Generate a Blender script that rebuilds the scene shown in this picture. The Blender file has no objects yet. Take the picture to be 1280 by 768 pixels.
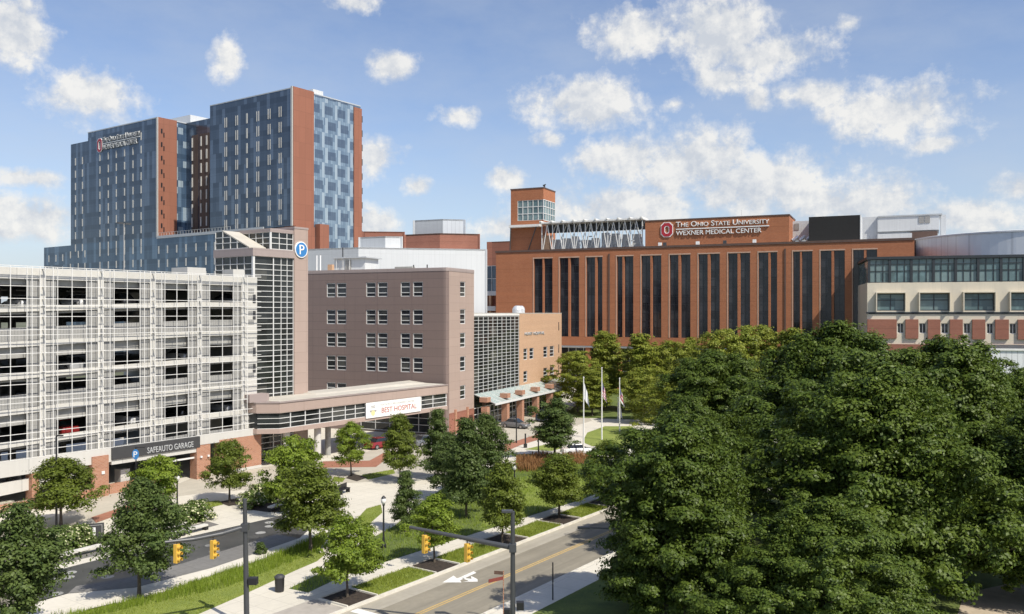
import bpy, bmesh, math, random
import numpy as np
from mathutils import Vector, Matrix
R = math.radians
random.seed(7); np.random.seed(7)
S = bpy.context.scene
COL = S.collection
F, HOR, CAMZ = 1084.0, 391.5, 18.0          # focal length in photo pixels, horizon row, eye height (m)

# ------------------------------------------------------------------ helpers
def at(px, py, z=0.0):
    """the point of a horizontal plane (height z) seen at a photo pixel"""
    Y = (CAMZ - z) * F / (py - HOR)
    return Vector(((px - 640) / F * Y, Y, z))

def tag(o, label=None, cat=None, group=None, kind=None):
    if label: o['label'] = label
    if cat: o['category'] = cat
    if group: o['group'] = group
    if kind: o['kind'] = kind
    return o

def empty(name, loc=(0, 0, 0), rz=0.0, label=None, cat=None, group=None):
    o = bpy.data.objects.new(name, None); COL.objects.link(o)
    o.location = loc; o.rotation_euler = (0, 0, rz); o.empty_display_size = .3
    return tag(o, label, cat, group)

class MB:
    def __init__(s): s.v = []; s.f = []
    def add(s, vs, fs):
        n = len(s.v); s.v += [tuple(p) for p in vs]; s.f += [tuple(i + n for i in f) for f in fs]; return s
    def box(s, x0, x1, y0, y1, z0, z1):
        if x1 < x0: x0, x1 = x1, x0
        if y1 < y0: y0, y1 = y1, y0
        if z1 < z0: z0, z1 = z1, z0
        return s.add([(x0,y0,z0),(x1,y0,z0),(x1,y1,z0),(x0,y1,z0),(x0,y0,z1),(x1,y0,z1),(x1,y1,z1),(x0,y1,z1)],
              [(0,3,2,1),(4,5,6,7),(0,1,5,4),(1,2,6,5),(2,3,7,6),(3,0,4,7)])
    def hexa(s, b, t):      # bottom 4 points, top 4 points (counter-clockwise)
        return s.add(list(b) + list(t), [(0,3,2,1),(4,5,6,7),(0,1,5,4),(1,2,6,5),(2,3,7,6),(3,0,4,7)])
    def prism(s, pts, z0, z1):
        n = len(pts)
        return s.add([(p[0],p[1],z0) for p in pts] + [(p[0],p[1],z1) for p in pts],
              [tuple(range(n-1,-1,-1)), tuple(range(n, 2*n))] + [(i,(i+1)%n,n+(i+1)%n,n+i) for i in range(n)])
    def tube(s, p, q, r0, r1=None, n=8, caps=True):
        r1 = r0 if r1 is None else r1
        p = Vector(p); q = Vector(q); d = (q - p).normalized()
        u = d.orthogonal().normalized(); w = d.cross(u)
        vs = []
        for c, r in ((p, r0), (q, r1)):
            for i in range(n):
                a = 2*math.pi*i/n; vs.append(c + (u*math.cos(a) + w*math.sin(a))*r)
        fs = [(i,(i+1)%n,n+(i+1)%n,n+i) for i in range(n)]
        if caps: fs += [tuple(range(n-1,-1,-1)), tuple(range(n,2*n))]
        return s.add(vs, fs)
    def path(s, pts, rs, n=8):
        for i in range(len(pts)-1): s.tube(pts[i], pts[i+1], rs[i], rs[i+1], n)
        return s
    def lathe(s, prof, n=14, c=(0,0)):      # prof = [(r,z)...]
        vs = []; m = len(prof)
        for r, z in prof:
            for i in range(n):
                a = 2*math.pi*i/n; vs.append((c[0]+r*math.cos(a), c[1]+r*math.sin(a), z))
        fs = [(j*n+i, j*n+(i+1)%n, (j+1)*n+(i+1)%n, (j+1)*n+i) for j in range(m-1) for i in range(n)]
        fs += [tuple(range(n-1,-1,-1)), tuple(range((m-1)*n, m*n))]
        return s.add(vs, fs)
    def build(s, name, mat, parent=None, smooth=False, bevel=0, label=None):
        me = bpy.data.meshes.new(name); me.from_pydata(s.v, [], s.f)
        if bevel:
            bm = bmesh.new(); bm.from_mesh(me)
            es = [e for e in bm.edges if len(e.link_faces) == 2 and e.calc_face_angle(0) > .5]
            bmesh.ops.bevel(bm, geom=es, offset=bevel, segments=2, affect='EDGES', profile=.6)
            bm.to_mesh(me); bm.free()
        me.materials.append(mat)
        if smooth: me.polygons.foreach_set('use_smooth', [True]*len(me.polygons))
        me.update()
        o = bpy.data.objects.new(name, me); COL.objects.link(o)
        if parent: o.parent = parent
        if label: o['label'] = label
        return o

def obj_from(name, me, parent=None):
    o = bpy.data.objects.new(name, me); COL.objects.link(o)
    if parent: o.parent = parent
    return o

def copy_tree(o, parent=None):
    c = o.copy(); COL.objects.link(c)
    if parent: c.parent = parent
    for ch in [x for x in list(COL.objects) if x.parent == o]: copy_tree(ch, c)
    return c

def poly_sheet(name, pts, z, mat, label=None, cat=None, kind='structure', thick=0, parent=None):
    bm = bmesh.new()
    vs = [bm.verts.new((p[0], p[1], z)) for p in pts]
    f = bm.faces.new(vs); f.normal_update()
    if f.normal.z < 0: f.normal_flip()
    if thick:
        r = bmesh.ops.extrude_face_region(bm, geom=[f])
        for v in [g for g in r['geom'] if isinstance(g, bmesh.types.BMVert)]: v.co.z -= thick
        bmesh.ops.recalc_face_normals(bm, faces=bm.faces)
    bmesh.ops.triangulate(bm, faces=bm.faces, ngon_method='EAR_CLIP')
    me = bpy.data.meshes.new(name); bm.to_mesh(me); bm.free(); me.materials.append(mat)
    o = obj_from(name, me, parent)
    return tag(o, label, cat, None, kind)

class Fr:
    """a building's own frame: origin on the ground, local x along its front, local y into it"""
    def __init__(s, P, ex, ey=None):
        s.P = Vector((P[0], P[1])); s.ex = Vector(ex).normalized()
        s.ey = Vector((-s.ex.y, s.ex.x)) if ey is None else Vector(ey).normalized()
        s.ang = math.atan2(s.ex.y, s.ex.x)
    def w(s, x, y): return s.P + s.ex*x + s.ey*y
    def lx(s, px, y=0.0):
        k = (px-640)/F; B = s.P + s.ey*y; return (k*B.y - B.x)/(s.ex.x - k*s.ex.y)
    def ly(s, px, x=0.0):
        k = (px-640)/F; B = s.P + s.ex*x; return (k*B.y - B.x)/(s.ey.x - k*s.ey.y)
    def z(s, py, x=0.0, y=0.0): return CAMZ - (py-HOR)*s.w(x,y).y/F
    def root(s, name, label, cat, group=None): return empty(name, (s.P.x, s.P.y, 0), s.ang, label, cat, group)

def punched(mb, a0, a1, z0, z1, cols, rows, t0, t1, axis='x'):
    """a wall with an opening for every column/row pair, made of solid pieces"""
    def b(u0, u1, c, d):
        if u1-u0 < 1e-4 or d-c < 1e-4: return
        if axis == 'x': mb.box(u0, u1, t0, t1, c, d)
        else: mb.box(t0, t1, u0, u1, c, d)
    cols = sorted(cols); rows = sorted(rows); u = a0
    for (c0, c1) in cols:
        b(u, c0, z0, z1); z = z0
        for (r0, r1) in rows: b(c0, c1, z, r0); z = r1
        b(c0, c1, z, z1); u = c1
    b(u, a1, z0, z1)

def grid_bars(mb, us, zs, t0, t1, w=.08, axis='x'):
    """mullions: verticals at us over the height, horizontals at zs over the width; horizontals 5 mm behind"""
    for u in us:
        if axis == 'x': mb.box(u-w/2, u+w/2, t0, t1, zs[0], zs[-1])
        else: mb.box(t0, t1, u-w/2, u+w/2, zs[0], zs[-1])
    e = .006
    for z in zs:
        if axis == 'x': mb.box(us[0], us[-1], t0+e, t1-e, z-w/2, z+w/2)
        else: mb.box(t0+e, t1-e, us[0], us[-1], z-w/2, z+w/2)

# ------------------------------------------------------------------ materials
def nt(name):
    m = bpy.data.materials.new(name); m.use_nodes = True
    t = m.node_tree; b = t.nodes['Principled BSDF']; return m, t, b
def N(t, typ, **kw):
    n = t.nodes.new(typ)
    for k, v in kw.items():
        if k in n.inputs.keys() if isinstance(k, str) else False: n.inputs[k].default_value = v
        else: setattr(n, k, v)
    return n
def math_(t, op, a, b=None, c=None):
    n = t.nodes.new('ShaderNodeMath'); n.operation = op
    for i, x in enumerate((a, b, c)):
        if x is None: continue
        if isinstance(x, (int, float)): n.inputs[i].default_value = x
        else: t.links.new(x, n.inputs[i])
    return n.outputs[0]
def mixc(t, fac, a, b, mode='MIX'):
    n = t.nodes.new('ShaderNodeMix'); n.data_type = 'RGBA'; n.blend_type = mode
    for i, x in ((0, fac), (6, a), (7, b)):
        if isinstance(x, (int, float)): n.inputs[i].default_value = x
        elif isinstance(x, tuple): n.inputs[i].default_value = (*x[:3], 1)
        else: t.links.new(x, n.inputs[i])
    return n.outputs[2]
def ramp(t, src, p0, p1):
    n = t.nodes.new('ShaderNodeMapRange'); n.inputs[1].default_value = p0; n.inputs[2].default_value = p1
    t.links.new(src, n.inputs[0]); return n.outputs[0]
def noise(t, vec, scale, detail=4, rough=.55):
    n = t.nodes.new('ShaderNodeTexNoise'); n.inputs['Scale'].default_value = scale
    n.inputs['Detail'].default_value = detail; n.inputs['Roughness'].default_value = rough
    if vec is not None: t.links.new(vec, n.inputs['Vector'])
    return n.outputs['Fac']
def objco(t): return t.nodes.new('ShaderNodeTexCoord').outputs['Object']
def geopos(t): return t.nodes.new('ShaderNodeNewGeometry').outputs['Position']
def wallco(t):
    """(x+y, z) of object space: one pattern that runs on round a corner"""
    sx = t.nodes.new('ShaderNodeSeparateXYZ'); t.links.new(objco(t), sx.inputs[0])
    u = math_(t, 'ADD', sx.outputs[0], sx.outputs[1])
    c = t.nodes.new('ShaderNodeCombineXYZ'); t.links.new(u, c.inputs[0]); t.links.new(sx.outputs[2], c.inputs[1])
    return c.outputs[0], u, sx.outputs[2]

def plain(name, col, rough=.6, metal=0, var=.12, scale=1.5, bump=0, spec=.5):
    m, t, b = nt(name); co = geopos(t)
    f = ramp(t, noise(t, co, scale, 5), .3, .7)
    c = mixc(t, f, tuple(x*(1-var) for x in col), tuple(min(1, x*(1+var)) for x in col))
    t.links.new(c, b.inputs['Base Color'])
    b.inputs['Roughness'].default_value = rough; b.inputs['Metallic'].default_value = metal
    b.inputs['Specular IOR Level'].default_value = spec
    if bump:
        bn = t.nodes.new('ShaderNodeBump'); bn.inputs['Strength'].default_value = bump; bn.inputs['Distance'].default_value = .02
        t.links.new(noise(t, co, scale*12, 3), bn.inputs['Height']); t.links.new(bn.outputs[0], b.inputs['Normal'])
    return m

def brick(name, c1, c2, mortar, bw=.4, bh=.13, courses=0, stain=.25):
    m, t, b = nt(name); v, u, z = wallco(t)
    br = t.nodes.new('ShaderNodeTexBrick'); t.links.new(v, br.inputs['Vector'])
    br.inputs['Scale'].default_value = 1; br.inputs['Brick Width'].default_value = bw; br.inputs['Row Height'].default_value = bh
    br.inputs['Mortar Size'].default_value = .012; br.inputs['Bias'].default_value = 0
    br.inputs['Color1'].default_value = (*c1, 1); br.inputs['Color2'].default_value = (*c2, 1); br.inputs['Mortar'].default_value = (*mortar, 1)
    mp = t.nodes.new('ShaderNodeMapping'); mp.inputs['Scale'].default_value = (.5, .12, 1); t.links.new(v, mp.inputs[0])
    n1 = ramp(t, noise(t, mp.outputs[0], .9, 6, .6), .3, .7)
    c = mixc(t, math_(t, 'MULTIPLY', n1, stain), br.outputs['Color'], tuple(x*.62 for x in c1))
    mp2 = t.nodes.new('ShaderNodeMapping'); mp2.inputs['Scale'].default_value = (.03, .9, 1); t.links.new(v, mp2.inputs[0])
    n2 = ramp(t, noise(t, mp2.outputs[0], 1.2, 3), .4, .75)
    c = mixc(t, math_(t, 'MULTIPLY', n2, .22), c, tuple(min(1, x*1.35) for x in c2))
    if courses:
        fr = math_(t, 'FRACT', math_(t, 'DIVIDE', z, courses)); ln = math_(t, 'LESS_THAN', fr, .06/courses*1.6)
        c = mixc(t, math_(t, 'MULTIPLY', ln, .45), c, tuple(x*.5 for x in c1))
    t.links.new(c, b.inputs['Base Color']); b.inputs['Roughness'].default_value = .85
    return m

def panelwall(name, col, pw=3.0, ph=1.2, seam=.045, dark=.55, rough=.5, var=.10, metal=0):
    """metal or precast panels with seams"""
    m, t, b = nt(name); v, u, z = wallco(t)
    fu = math_(t, 'FRACT', math_(t, 'DIVIDE', u, pw)); fz = math_(t, 'FRACT', math_(t, 'DIVIDE', z, ph))
    s1 = math_(t, 'LESS_THAN', fu, seam/pw); s2 = math_(t, 'LESS_THAN', fz, seam/ph)
    s = math_(t, 'MAXIMUM', s1, s2)
    wn = t.nodes.new('ShaderNodeTexWhiteNoise'); wn.noise_dimensions = '2D'
    cb = t.nodes.new('ShaderNodeCombineXYZ')
    t.links.new(math_(t, 'FLOOR', math_(t, 'DIVIDE', u, pw)), cb.inputs[0]); t.links.new(math_(t, 'FLOOR', math_(t, 'DIVIDE', z, ph)), cb.inputs[1])
    t.links.new(cb.outputs[0], wn.inputs[0])
    mp = t.nodes.new('ShaderNodeMapping'); mp.inputs['Scale'].default_value = (1, .15, 1); t.links.new(v, mp.inputs[0])
    f = math_(t, 'ADD', math_(t, 'MULTIPLY', wn.outputs[0], .5), math_(t, 'MULTIPLY', noise(t, mp.outputs[0], 1.1, 5), .5))
    c = mixc(t, f, tuple(x*(1-var) for x in col), tuple(min(1, x*(1+var)) for x in col))
    mr = t.nodes.new('ShaderNodeMapping'); mr.inputs['Scale'].default_value = (1.6, .05, 1); t.links.new(v, mr.inputs[0])
    c = mixc(t, math_(t, 'MULTIPLY', ramp(t, noise(t, mr.outputs[0], 1.3, 5, .65), .52, .8), .28), c, tuple(x*.6 for x in col))
    c = mixc(t, s, c, tuple(x*dark for x in col))
    t.links.new(c, b.inputs['Base Color']); b.inputs['Roughness'].default_value = rough; b.inputs['Metallic'].default_value = metal
    return m

def curtain(name, dark, light, pw=1.5, ph=4.5, strip=.25, metal=.35, rough=.12, white=0, wcol=(.6,.7,.75)):
    """tower glass: storeys with spandrel bands, panes that differ, pale full-height strips, thin mullions"""
    m, t, b = nt(name); v, u, z = wallco(t)
    iu = math_(t, 'FLOOR', math_(t, 'DIVIDE', u, pw)); iz = math_(t, 'FLOOR', math_(t, 'DIVIDE', z, ph)); fz = math_(t, 'FRACT', math_(t, 'DIVIDE', z, ph))
    fu = math_(t, 'FRACT', math_(t, 'DIVIDE', u, pw))
    def wn(a, bb, k=0.0):
        w = t.nodes.new('ShaderNodeTexWhiteNoise'); w.noise_dimensions = '3D'; cb = t.nodes.new('ShaderNodeCombineXYZ')
        t.links.new(a, cb.inputs[0]); cb.inputs[2].default_value = k
        if bb is not None: t.links.new(bb, cb.inputs[1])
        t.links.new(cb.outputs[0], w.inputs[0]); return w.outputs[0]
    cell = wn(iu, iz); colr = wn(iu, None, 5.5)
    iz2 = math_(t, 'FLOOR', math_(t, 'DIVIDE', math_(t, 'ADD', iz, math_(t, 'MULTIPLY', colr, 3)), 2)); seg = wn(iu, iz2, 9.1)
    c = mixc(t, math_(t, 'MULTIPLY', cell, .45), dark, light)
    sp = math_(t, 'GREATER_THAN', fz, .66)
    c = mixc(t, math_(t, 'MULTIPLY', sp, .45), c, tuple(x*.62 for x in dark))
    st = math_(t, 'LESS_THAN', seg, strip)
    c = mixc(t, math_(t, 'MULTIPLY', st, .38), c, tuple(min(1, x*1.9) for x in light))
    if white:
        iu3 = math_(t, 'FLOOR', math_(t, 'DIVIDE', u, pw*1.5)); w2 = wn(iu3, math_(t, 'FLOOR', math_(t, 'DIVIDE', z, ph*.5)), 3.3)
        c = mixc(t, math_(t, 'MULTIPLY', math_(t, 'LESS_THAN', w2, white), .75), c, wcol)
    ml = math_(t, 'MAXIMUM', math_(t, 'LESS_THAN', fu, .07), math_(t, 'LESS_THAN', math_(t, 'FRACT', math_(t, 'DIVIDE', z, ph/2)), .04))
    c = mixc(t, math_(t, 'MULTIPLY', ml, .4), c, tuple(x*.5 for x in dark))
    t.links.new(c, b.inputs['Base Color']); b.inputs['Roughness'].default_value = rough; b.inputs['Metallic'].default_value = metal
    # slightly uneven panes
    bn = t.nodes.new('ShaderNodeBump'); bn.inputs['Strength'].default_value = .05; bn.inputs['Distance'].default_value = .3
    t.links.new(cell, bn.inputs['Height']); 
    return m

def darkglass(name, col=(.012,.014,.017), rough=.06, blinds=0, bcol=(.25,.25,.24), pw=1.2, ph=3.0, spec=.5):
    m, t, b = nt(name); v, u, z = wallco(t)
    wn = t.nodes.new('ShaderNodeTexWhiteNoise'); wn.noise_dimensions = '2D'; cb = t.nodes.new('ShaderNodeCombineXYZ')
    t.links.new(math_(t, 'FLOOR', math_(t, 'DIVIDE', u, pw)), cb.inputs[0]); t.links.new(math_(t, 'FLOOR', math_(t, 'DIVIDE', z, ph)), cb.inputs[1])
    t.links.new(cb.outputs[0], wn.inputs[0])
    c = mixc(t, wn.outputs[0], tuple(x*.5 for x in col), tuple(x*2.0 for x in col))
    c = mixc(t, math_(t, 'MULTIPLY', ramp(t, noise(t, v, .5, 3), .5, .8), .5), c, tuple(x*4 for x in col))
    if blinds:
        c = mixc(t, math_(t, 'MULTIPLY', math_(t, 'LESS_THAN', wn.outputs[0], blinds), .6), c, bcol)
    t.links.new(c, b.inputs['Base Color']); b.inputs['Roughness'].default_value = rough
    b.inputs['Specular IOR Level'].default_value = spec
    return m

def paving(name, col, joint=1.5, ang=0.0, var=.09, jdark=.72, rough=.8, streak=0):
    m, t, b = nt(name); mp = t.nodes.new('ShaderNodeMapping'); mp.inputs['Rotation'].default_value = (0, 0, -ang)
    t.links.new(geopos(t), mp.inputs[0]); co = mp.outputs[0]
    sx = t.nodes.new('ShaderNodeSeparateXYZ'); t.links.new(co, sx.inputs[0])
    f = math_(t, 'ADD', math_(t, 'MULTIPLY', noise(t, co, .25, 6, .6), .6), math_(t, 'MULTIPLY', noise(t, co, 3, 5), .4))
    c = mixc(t, ramp(t, f, .35, .65), tuple(x*(1-var) for x in col), tuple(min(1, x*(1+var)) for x in col))
    if streak:
        m2 = t.nodes.new('ShaderNodeMapping'); m2.inputs['Scale'].default_value = (.04, 1.0, 1); t.links.new(co, m2.inputs[0])
        c = mixc(t, math_(t, 'MULTIPLY', ramp(t, noise(t, m2.outputs[0], 1.6, 5), .42, .68), streak), c, tuple(x*.7 for x in col))
    if joint:
        j = math_(t, 'MAXIMUM', math_(t, 'LESS_THAN', math_(t, 'FRACT', math_(t, 'DIVIDE', sx.outputs[0], joint)), .035/joint),
                  math_(t, 'LESS_THAN', math_(t, 'FRACT', math_(t, 'DIVIDE', sx.outputs[1], joint)), .035/joint))
        c = mixc(t, j, c, tuple(x*jdark for x in col))
    t.links.new(c, b.inputs['Base Color']); b.inputs['Roughness'].default_value = rough
    return m

def grassmat(name, c1, c2, scale=.6):
    m, t, b = nt(name); co = geopos(t)
    c = mixc(t, ramp(t, noise(t, co, scale, 6, .65), .35, .65), c1, c2)
    c = mixc(t, math_(t, 'MULTIPLY', ramp(t, noise(t, co, 9, 4, .7), .45, .7), .5), c, tuple(x*.5 for x in c1))
    t.links.new(c, b.inputs['Base Color']); b.inputs['Roughness'].default_value = .9
    bn = t.nodes.new('ShaderNodeBump'); bn.inputs['Strength'].default_value = .6; bn.inputs['Distance'].default_value = .05
    t.links.new(noise(t, co, 14, 3), bn.inputs['Height']); t.links.new(bn.outputs[0], b.inputs['Normal'])
    return m

def leafmat(name, c1, c2, c3=None, trans=.25, rough=.5):
    """leaves: each leaf cluster its own tint, a little light passing through"""
    m, t, b = nt(name); g = t.nodes.new('ShaderNodeNewGeometry')
    oi = t.nodes.new('ShaderNodeObjectInfo')
    c = mixc(t, g.outputs['Random Per Island'], c1, c2)
    big = ramp(t, noise(t, objco(t), .8, 3), .4, .62)
    c = mixc(t, math_(t, 'MULTIPLY', big, .45), c, c3 or c2)
    c = mixc(t, math_(t, 'MULTIPLY', oi.outputs['Random'], .25), c, tuple(x*.7 for x in c1))
    t.links.new(c, b.inputs['Base Color']); b.inputs['Roughness'].default_value = rough; b.inputs['Specular IOR Level'].default_value = .22
    tr = t.nodes.new('ShaderNodeBsdfTranslucent'); t.links.new(mixc(t, .5, c, tuple(min(1, x*1.8) for x in c2)), tr.inputs[0])
    mx = t.nodes.new('ShaderNodeMixShader'); mx.inputs[0].default_value = trans
    t.links.new(b.outputs[0], mx.inputs[1]); t.links.new(tr.outputs[0], mx.inputs[2])
    t.links.new(mx.outputs[0], t.nodes['Material Output'].inputs[0])
    return m

M = {}
M['concrete'] = paving('pale_concrete_paving', (.56,.525,.445), 1.5, R(54.97), var=.07)
M['walk'] = paving('walkway_concrete', (.60,.565,.485), 2.2, R(54.97), var=.08)
M['kerb'] = plain('kerb_concrete', (.58,.55,.48), .85, var=.12)
M['road'] = paving('worn_road', (.25,.225,.175), 0, R(54.97), var=.13, streak=.7)
M['gutter'] = paving('gutter_concrete', (.36,.33,.27), 6.0, R(54.97), var=.10, streak=.35)
M['drive'] = paving('drive_surface', (.42,.385,.315), 3.0, R(54.97), var=.1, jdark=.85, streak=.25)
M['farground'] = grassmat('distant_ground', (.07,.09,.04), (.16,.15,.11), .02)
M['lawn'] = grassmat('mown_grass', (.16,.205,.035), (.23,.27,.05))
M['darklawn'] = grassmat('garden_ground', (.07,.105,.022), (.14,.175,.035))
M['mulch'] = plain('dark_mulch', (.035,.025,.018), .95, var=.5, scale=4, bump=.6)
M['gravel'] = plain('grey_gravel', (.16,.15,.14), .95, var=.3, scale=6, bump=.5)
M['redpave'] = paving('red_brick_paving', (.30,.13,.08), .6, R(66), var=.2)
M['white_mark'] = plain('road_white_paint', (.72,.71,.67), .7, var=.12, scale=3)
M['yellow_mark'] = plain('road_yellow_paint', (.50,.34,.12), .7, var=.15, scale=3)
M['precast'] = panelwall('white_precast', (.53,.515,.475), 9, 50, var=.08)
M['steelwhite'] = plain('white_painted_steel', (.70,.69,.66), .4, var=.05)
M['meshgrey'] = panelwall('grey_mesh_infill', (.31,.305,.29), .28, .5, seam=.05, dark=.7, var=.05)
M['slab'] = plain('garage_concrete', (.28,.27,.25), .9)
M['interior'] = plain('dark_interior', (.03,.03,.03), .95)
M['beamgrey'] = plain('garage_beam', (.31,.305,.285), .85)
M['garagebrick'] = brick('garage_brick', (.33,.14,.075), (.40,.19,.11), (.42,.34,.28))
M['charcoal'] = plain('charcoal_metal', (.05,.05,.052), .45, var=.08)
M['black'] = plain('black_metal', (.018,.018,.02), .45, var=.1)
M['lobbyglass'] = darkglass('lobby_glass', (.016,.018,.018), .05, blinds=.05, bcol=(.10,.10,.09), pw=2.2, ph=1.3)
M['winglass'] = darkglass('window_glass', (.015,.017,.02), .05, blinds=.3, bcol=(.11,.11,.10), pw=1.9, ph=.62)
M['brickwin'] = darkglass('dark_strip_glass', (.014,.015,.018), .10, blinds=.30, bcol=(.055,.058,.066), pw=1.3, ph=1.85)
M['tealglass'] = darkglass('teal_glass', (.06,.095,.10), .08, blinds=.5, bcol=(.22,.30,.30), pw=2.6, ph=1.6)
M['mullion'] = plain('pale_mullion', (.62,.62,.60), .4, var=.03)
M['darkmull'] = plain('dark_mullion', (.03,.035,.04), .4)
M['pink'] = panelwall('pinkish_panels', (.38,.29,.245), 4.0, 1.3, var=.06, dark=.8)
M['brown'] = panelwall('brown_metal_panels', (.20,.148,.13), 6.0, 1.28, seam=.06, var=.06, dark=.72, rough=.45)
M['browntop'] = panelwall('parapet_panels', (.33,.27,.25), 6.0, 1.28, var=.04, dark=.8)
M['tan'] = brick('tan_brick', (.44,.265,.155), (.50,.31,.19), (.5,.36,.25), stain=.12)
M['brick'] = brick('red_orange_brick', (.31,.102,.040), (.38,.138,.058), (.34,.19,.12), courses=4.1, stain=.2)
M['darkbrick'] = brick('dark_red_brick', (.24,.085,.055), (.29,.11,.07), (.25,.16,.12), courses=3.0)
M['towerbrick'] = panelwall('tower_terracotta', (.26,.105,.065), 2.4, 4.5, seam=.08, var=.10, dark=.75, rough=.8)
M['bronzepanel'] = panelwall('bronze_panels', (.075,.055,.045), .8, 4.5, var=.4, dark=.6)
M['towerglass'] = curtain('blue_curtain_wall', (.068,.092,.125), (.12,.15,.188), metal=.38, strip=.3)
M['podiumglass'] = curtain('grey_blue_curtain_wall', (.075,.115,.165), (.12,.17,.225), metal=.4, strip=.3)
M['paleglass'] = curtain('pale_blue_curtain_wall', (.07,.12,.20), (.17,.25,.34), metal=.4, strip=.3, white=.30, wcol=(.50,.60,.66), pw=1.3)
def pale_side():
    m, t, b = nt('pale_blue_window_wall'); v, u, z = wallco(t)
    fl = math_(t, 'FLOOR', math_(t, 'DIVIDE', z, 4.5)); par = math_(t, 'FLOOR', math_(t, 'MULTIPLY', math_(t, 'FRACT', math_(t, 'DIVIDE', fl, 2)), 2))
    uu = math_(t, 'DIVIDE', math_(t, 'ADD', u, math_(t, 'MULTIPLY', par, 1.3)), 5.2); fu = math_(t, 'FRACT', uu); fz = math_(t, 'FRACT', math_(t, 'DIVIDE', z, 4.5))
    win = math_(t, 'MULTIPLY', math_(t, 'LESS_THAN', fu, .62), math_(t, 'MULTIPLY', math_(t, 'GREATER_THAN', fz, .22), math_(t, 'LESS_THAN', fz, .78)))
    wn = t.nodes.new('ShaderNodeTexWhiteNoise'); wn.noise_dimensions = '2D'; cb = t.nodes.new('ShaderNodeCombineXYZ')
    t.links.new(math_(t, 'FLOOR', math_(t, 'DIVIDE', u, .87)), cb.inputs[0]); t.links.new(math_(t, 'FLOOR', math_(t, 'DIVIDE', z, 2.25)), cb.inputs[1]); t.links.new(cb.outputs[0], wn.inputs[0])
    base = mixc(t, wn.outputs[0], (.14,.20,.27), (.25,.33,.40)); sm = math_(t, 'GREATER_THAN', fu, .80)
    base = mixc(t, math_(t, 'MULTIPLY', sm, .75), base, (.42,.49,.53))
    c = mixc(t, win, base, mixc(t, wn.outputs[0], (.085,.12,.175), (.11,.15,.205)))
    ml = math_(t, 'LESS_THAN', math_(t, 'FRACT', math_(t, 'DIVIDE', u, .87)), .12); c = mixc(t, math_(t, 'MULTIPLY', ml, .35), c, (.06,.08,.10))
    t.links.new(c, b.inputs['Base Color']); b.inputs['Roughness'].default_value = .12; b.inputs['Metallic'].default_value = .3
    return m
M['paleside'] = pale_side()
M['fin'] = plain('pale_fin', (.50,.49,.46), .5, var=.05)
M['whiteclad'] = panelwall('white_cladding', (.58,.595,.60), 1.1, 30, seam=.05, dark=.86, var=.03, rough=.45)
M['greyshade_clad'] = panelwall('grey_and_shaded_cladding', (.44,.46,.475), 1.0, 30, seam=.05, dark=.85, var=.04)  # real grey cladding, and the painted shade on left faces of pale blocks
M['silver'] = panelwall('ribbed_silver_metal', (.60,.62,.64), .9, 60, seam=.10, dark=.8, var=.05, rough=.35, metal=.3)
M['cream'] = panelwall('cream_precast', (.60,.54,.43), 6.4, 40, seam=.05, var=.05, dark=.88)
M['roofwhite'] = plain('pale_roof_membrane', (.46,.43,.37), .85, var=.1, scale=.5)
M['rooftan'] = plain('gravel_roof', (.45,.42,.37), .9)
M['coping'] = plain('dark_coping', (.10,.06,.045), .6)
M['blackbox'] = plain('black_screen_wall', (.012,.012,.012), .8)
M['canopyglass'] = plain('pale_green_canopy_glass', (.36,.43,.41), .15, var=.08, scale=.4)
M['yellow'] = plain('signal_yellow', (.66,.40,.06), .4, var=.08)
M['lens'] = plain('dark_lens', (.03,.02,.015), .2)
M['polegrey'] = plain('dark_grey_paint', (.055,.058,.062), .4, var=.08)
M['whiteglobe'] = plain('white_glass_globe', (.75,.74,.70), .25, var=.03)
M['banner'] = plain('white_vinyl', (.80,.79,.75), .5, var=.02)
M['letterwhite'] = plain('white_lettering', (.80,.80,.78), .4, var=.02)
M['lettergrey'] = plain('grey_lettering', (.35,.34,.33), .4, var=.03)
M['lettersilver'] = plain('silver_lettering', (.42,.43,.43), .35, var=.03)
M['letterred'] = plain('red_lettering', (.36,.05,.035), .5, var=.03)
M['scarlet'] = plain('scarlet_paint', (.38,.02,.03), .4, var=.04)
M['signblue'] = plain('blue_sign_face', (.04,.19,.45), .35, var=.03)
M['navy'] = plain('navy_cloth', (.03,.05,.16), .7)
M['redcloth'] = plain('red_cloth', (.40,.03,.04), .7)
M['whitecloth'] = plain('white_cloth', (.72,.72,.72), .7, var=.04)
M['streetred'] = plain('maroon_sign', (.22,.06,.05), .4)
M['brownsign'] = plain('brown_sign', (.12,.07,.05), .5)
M['bark'] = plain('bark', (.10,.08,.06), .95, var=.35, scale=6, bump=.7)
M['palebark'] = plain('pale_bark', (.22,.19,.15), .9, var=.3, scale=6, bump=.5)
M['tyre'] = plain('tyre_rubber', (.02,.02,.02), .8)
M['rim'] = plain('wheel_rim', (.45,.45,.46), .3, metal=.8)
M['carglass'] = plain('car_glass', (.02,.025,.03), .04)
M['headlight'] = plain('headlight_lens', (.7,.7,.7), .1)
M['stone'] = plain('pale_stone', (.55,.53,.48), .8)
M['water'] = None
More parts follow.
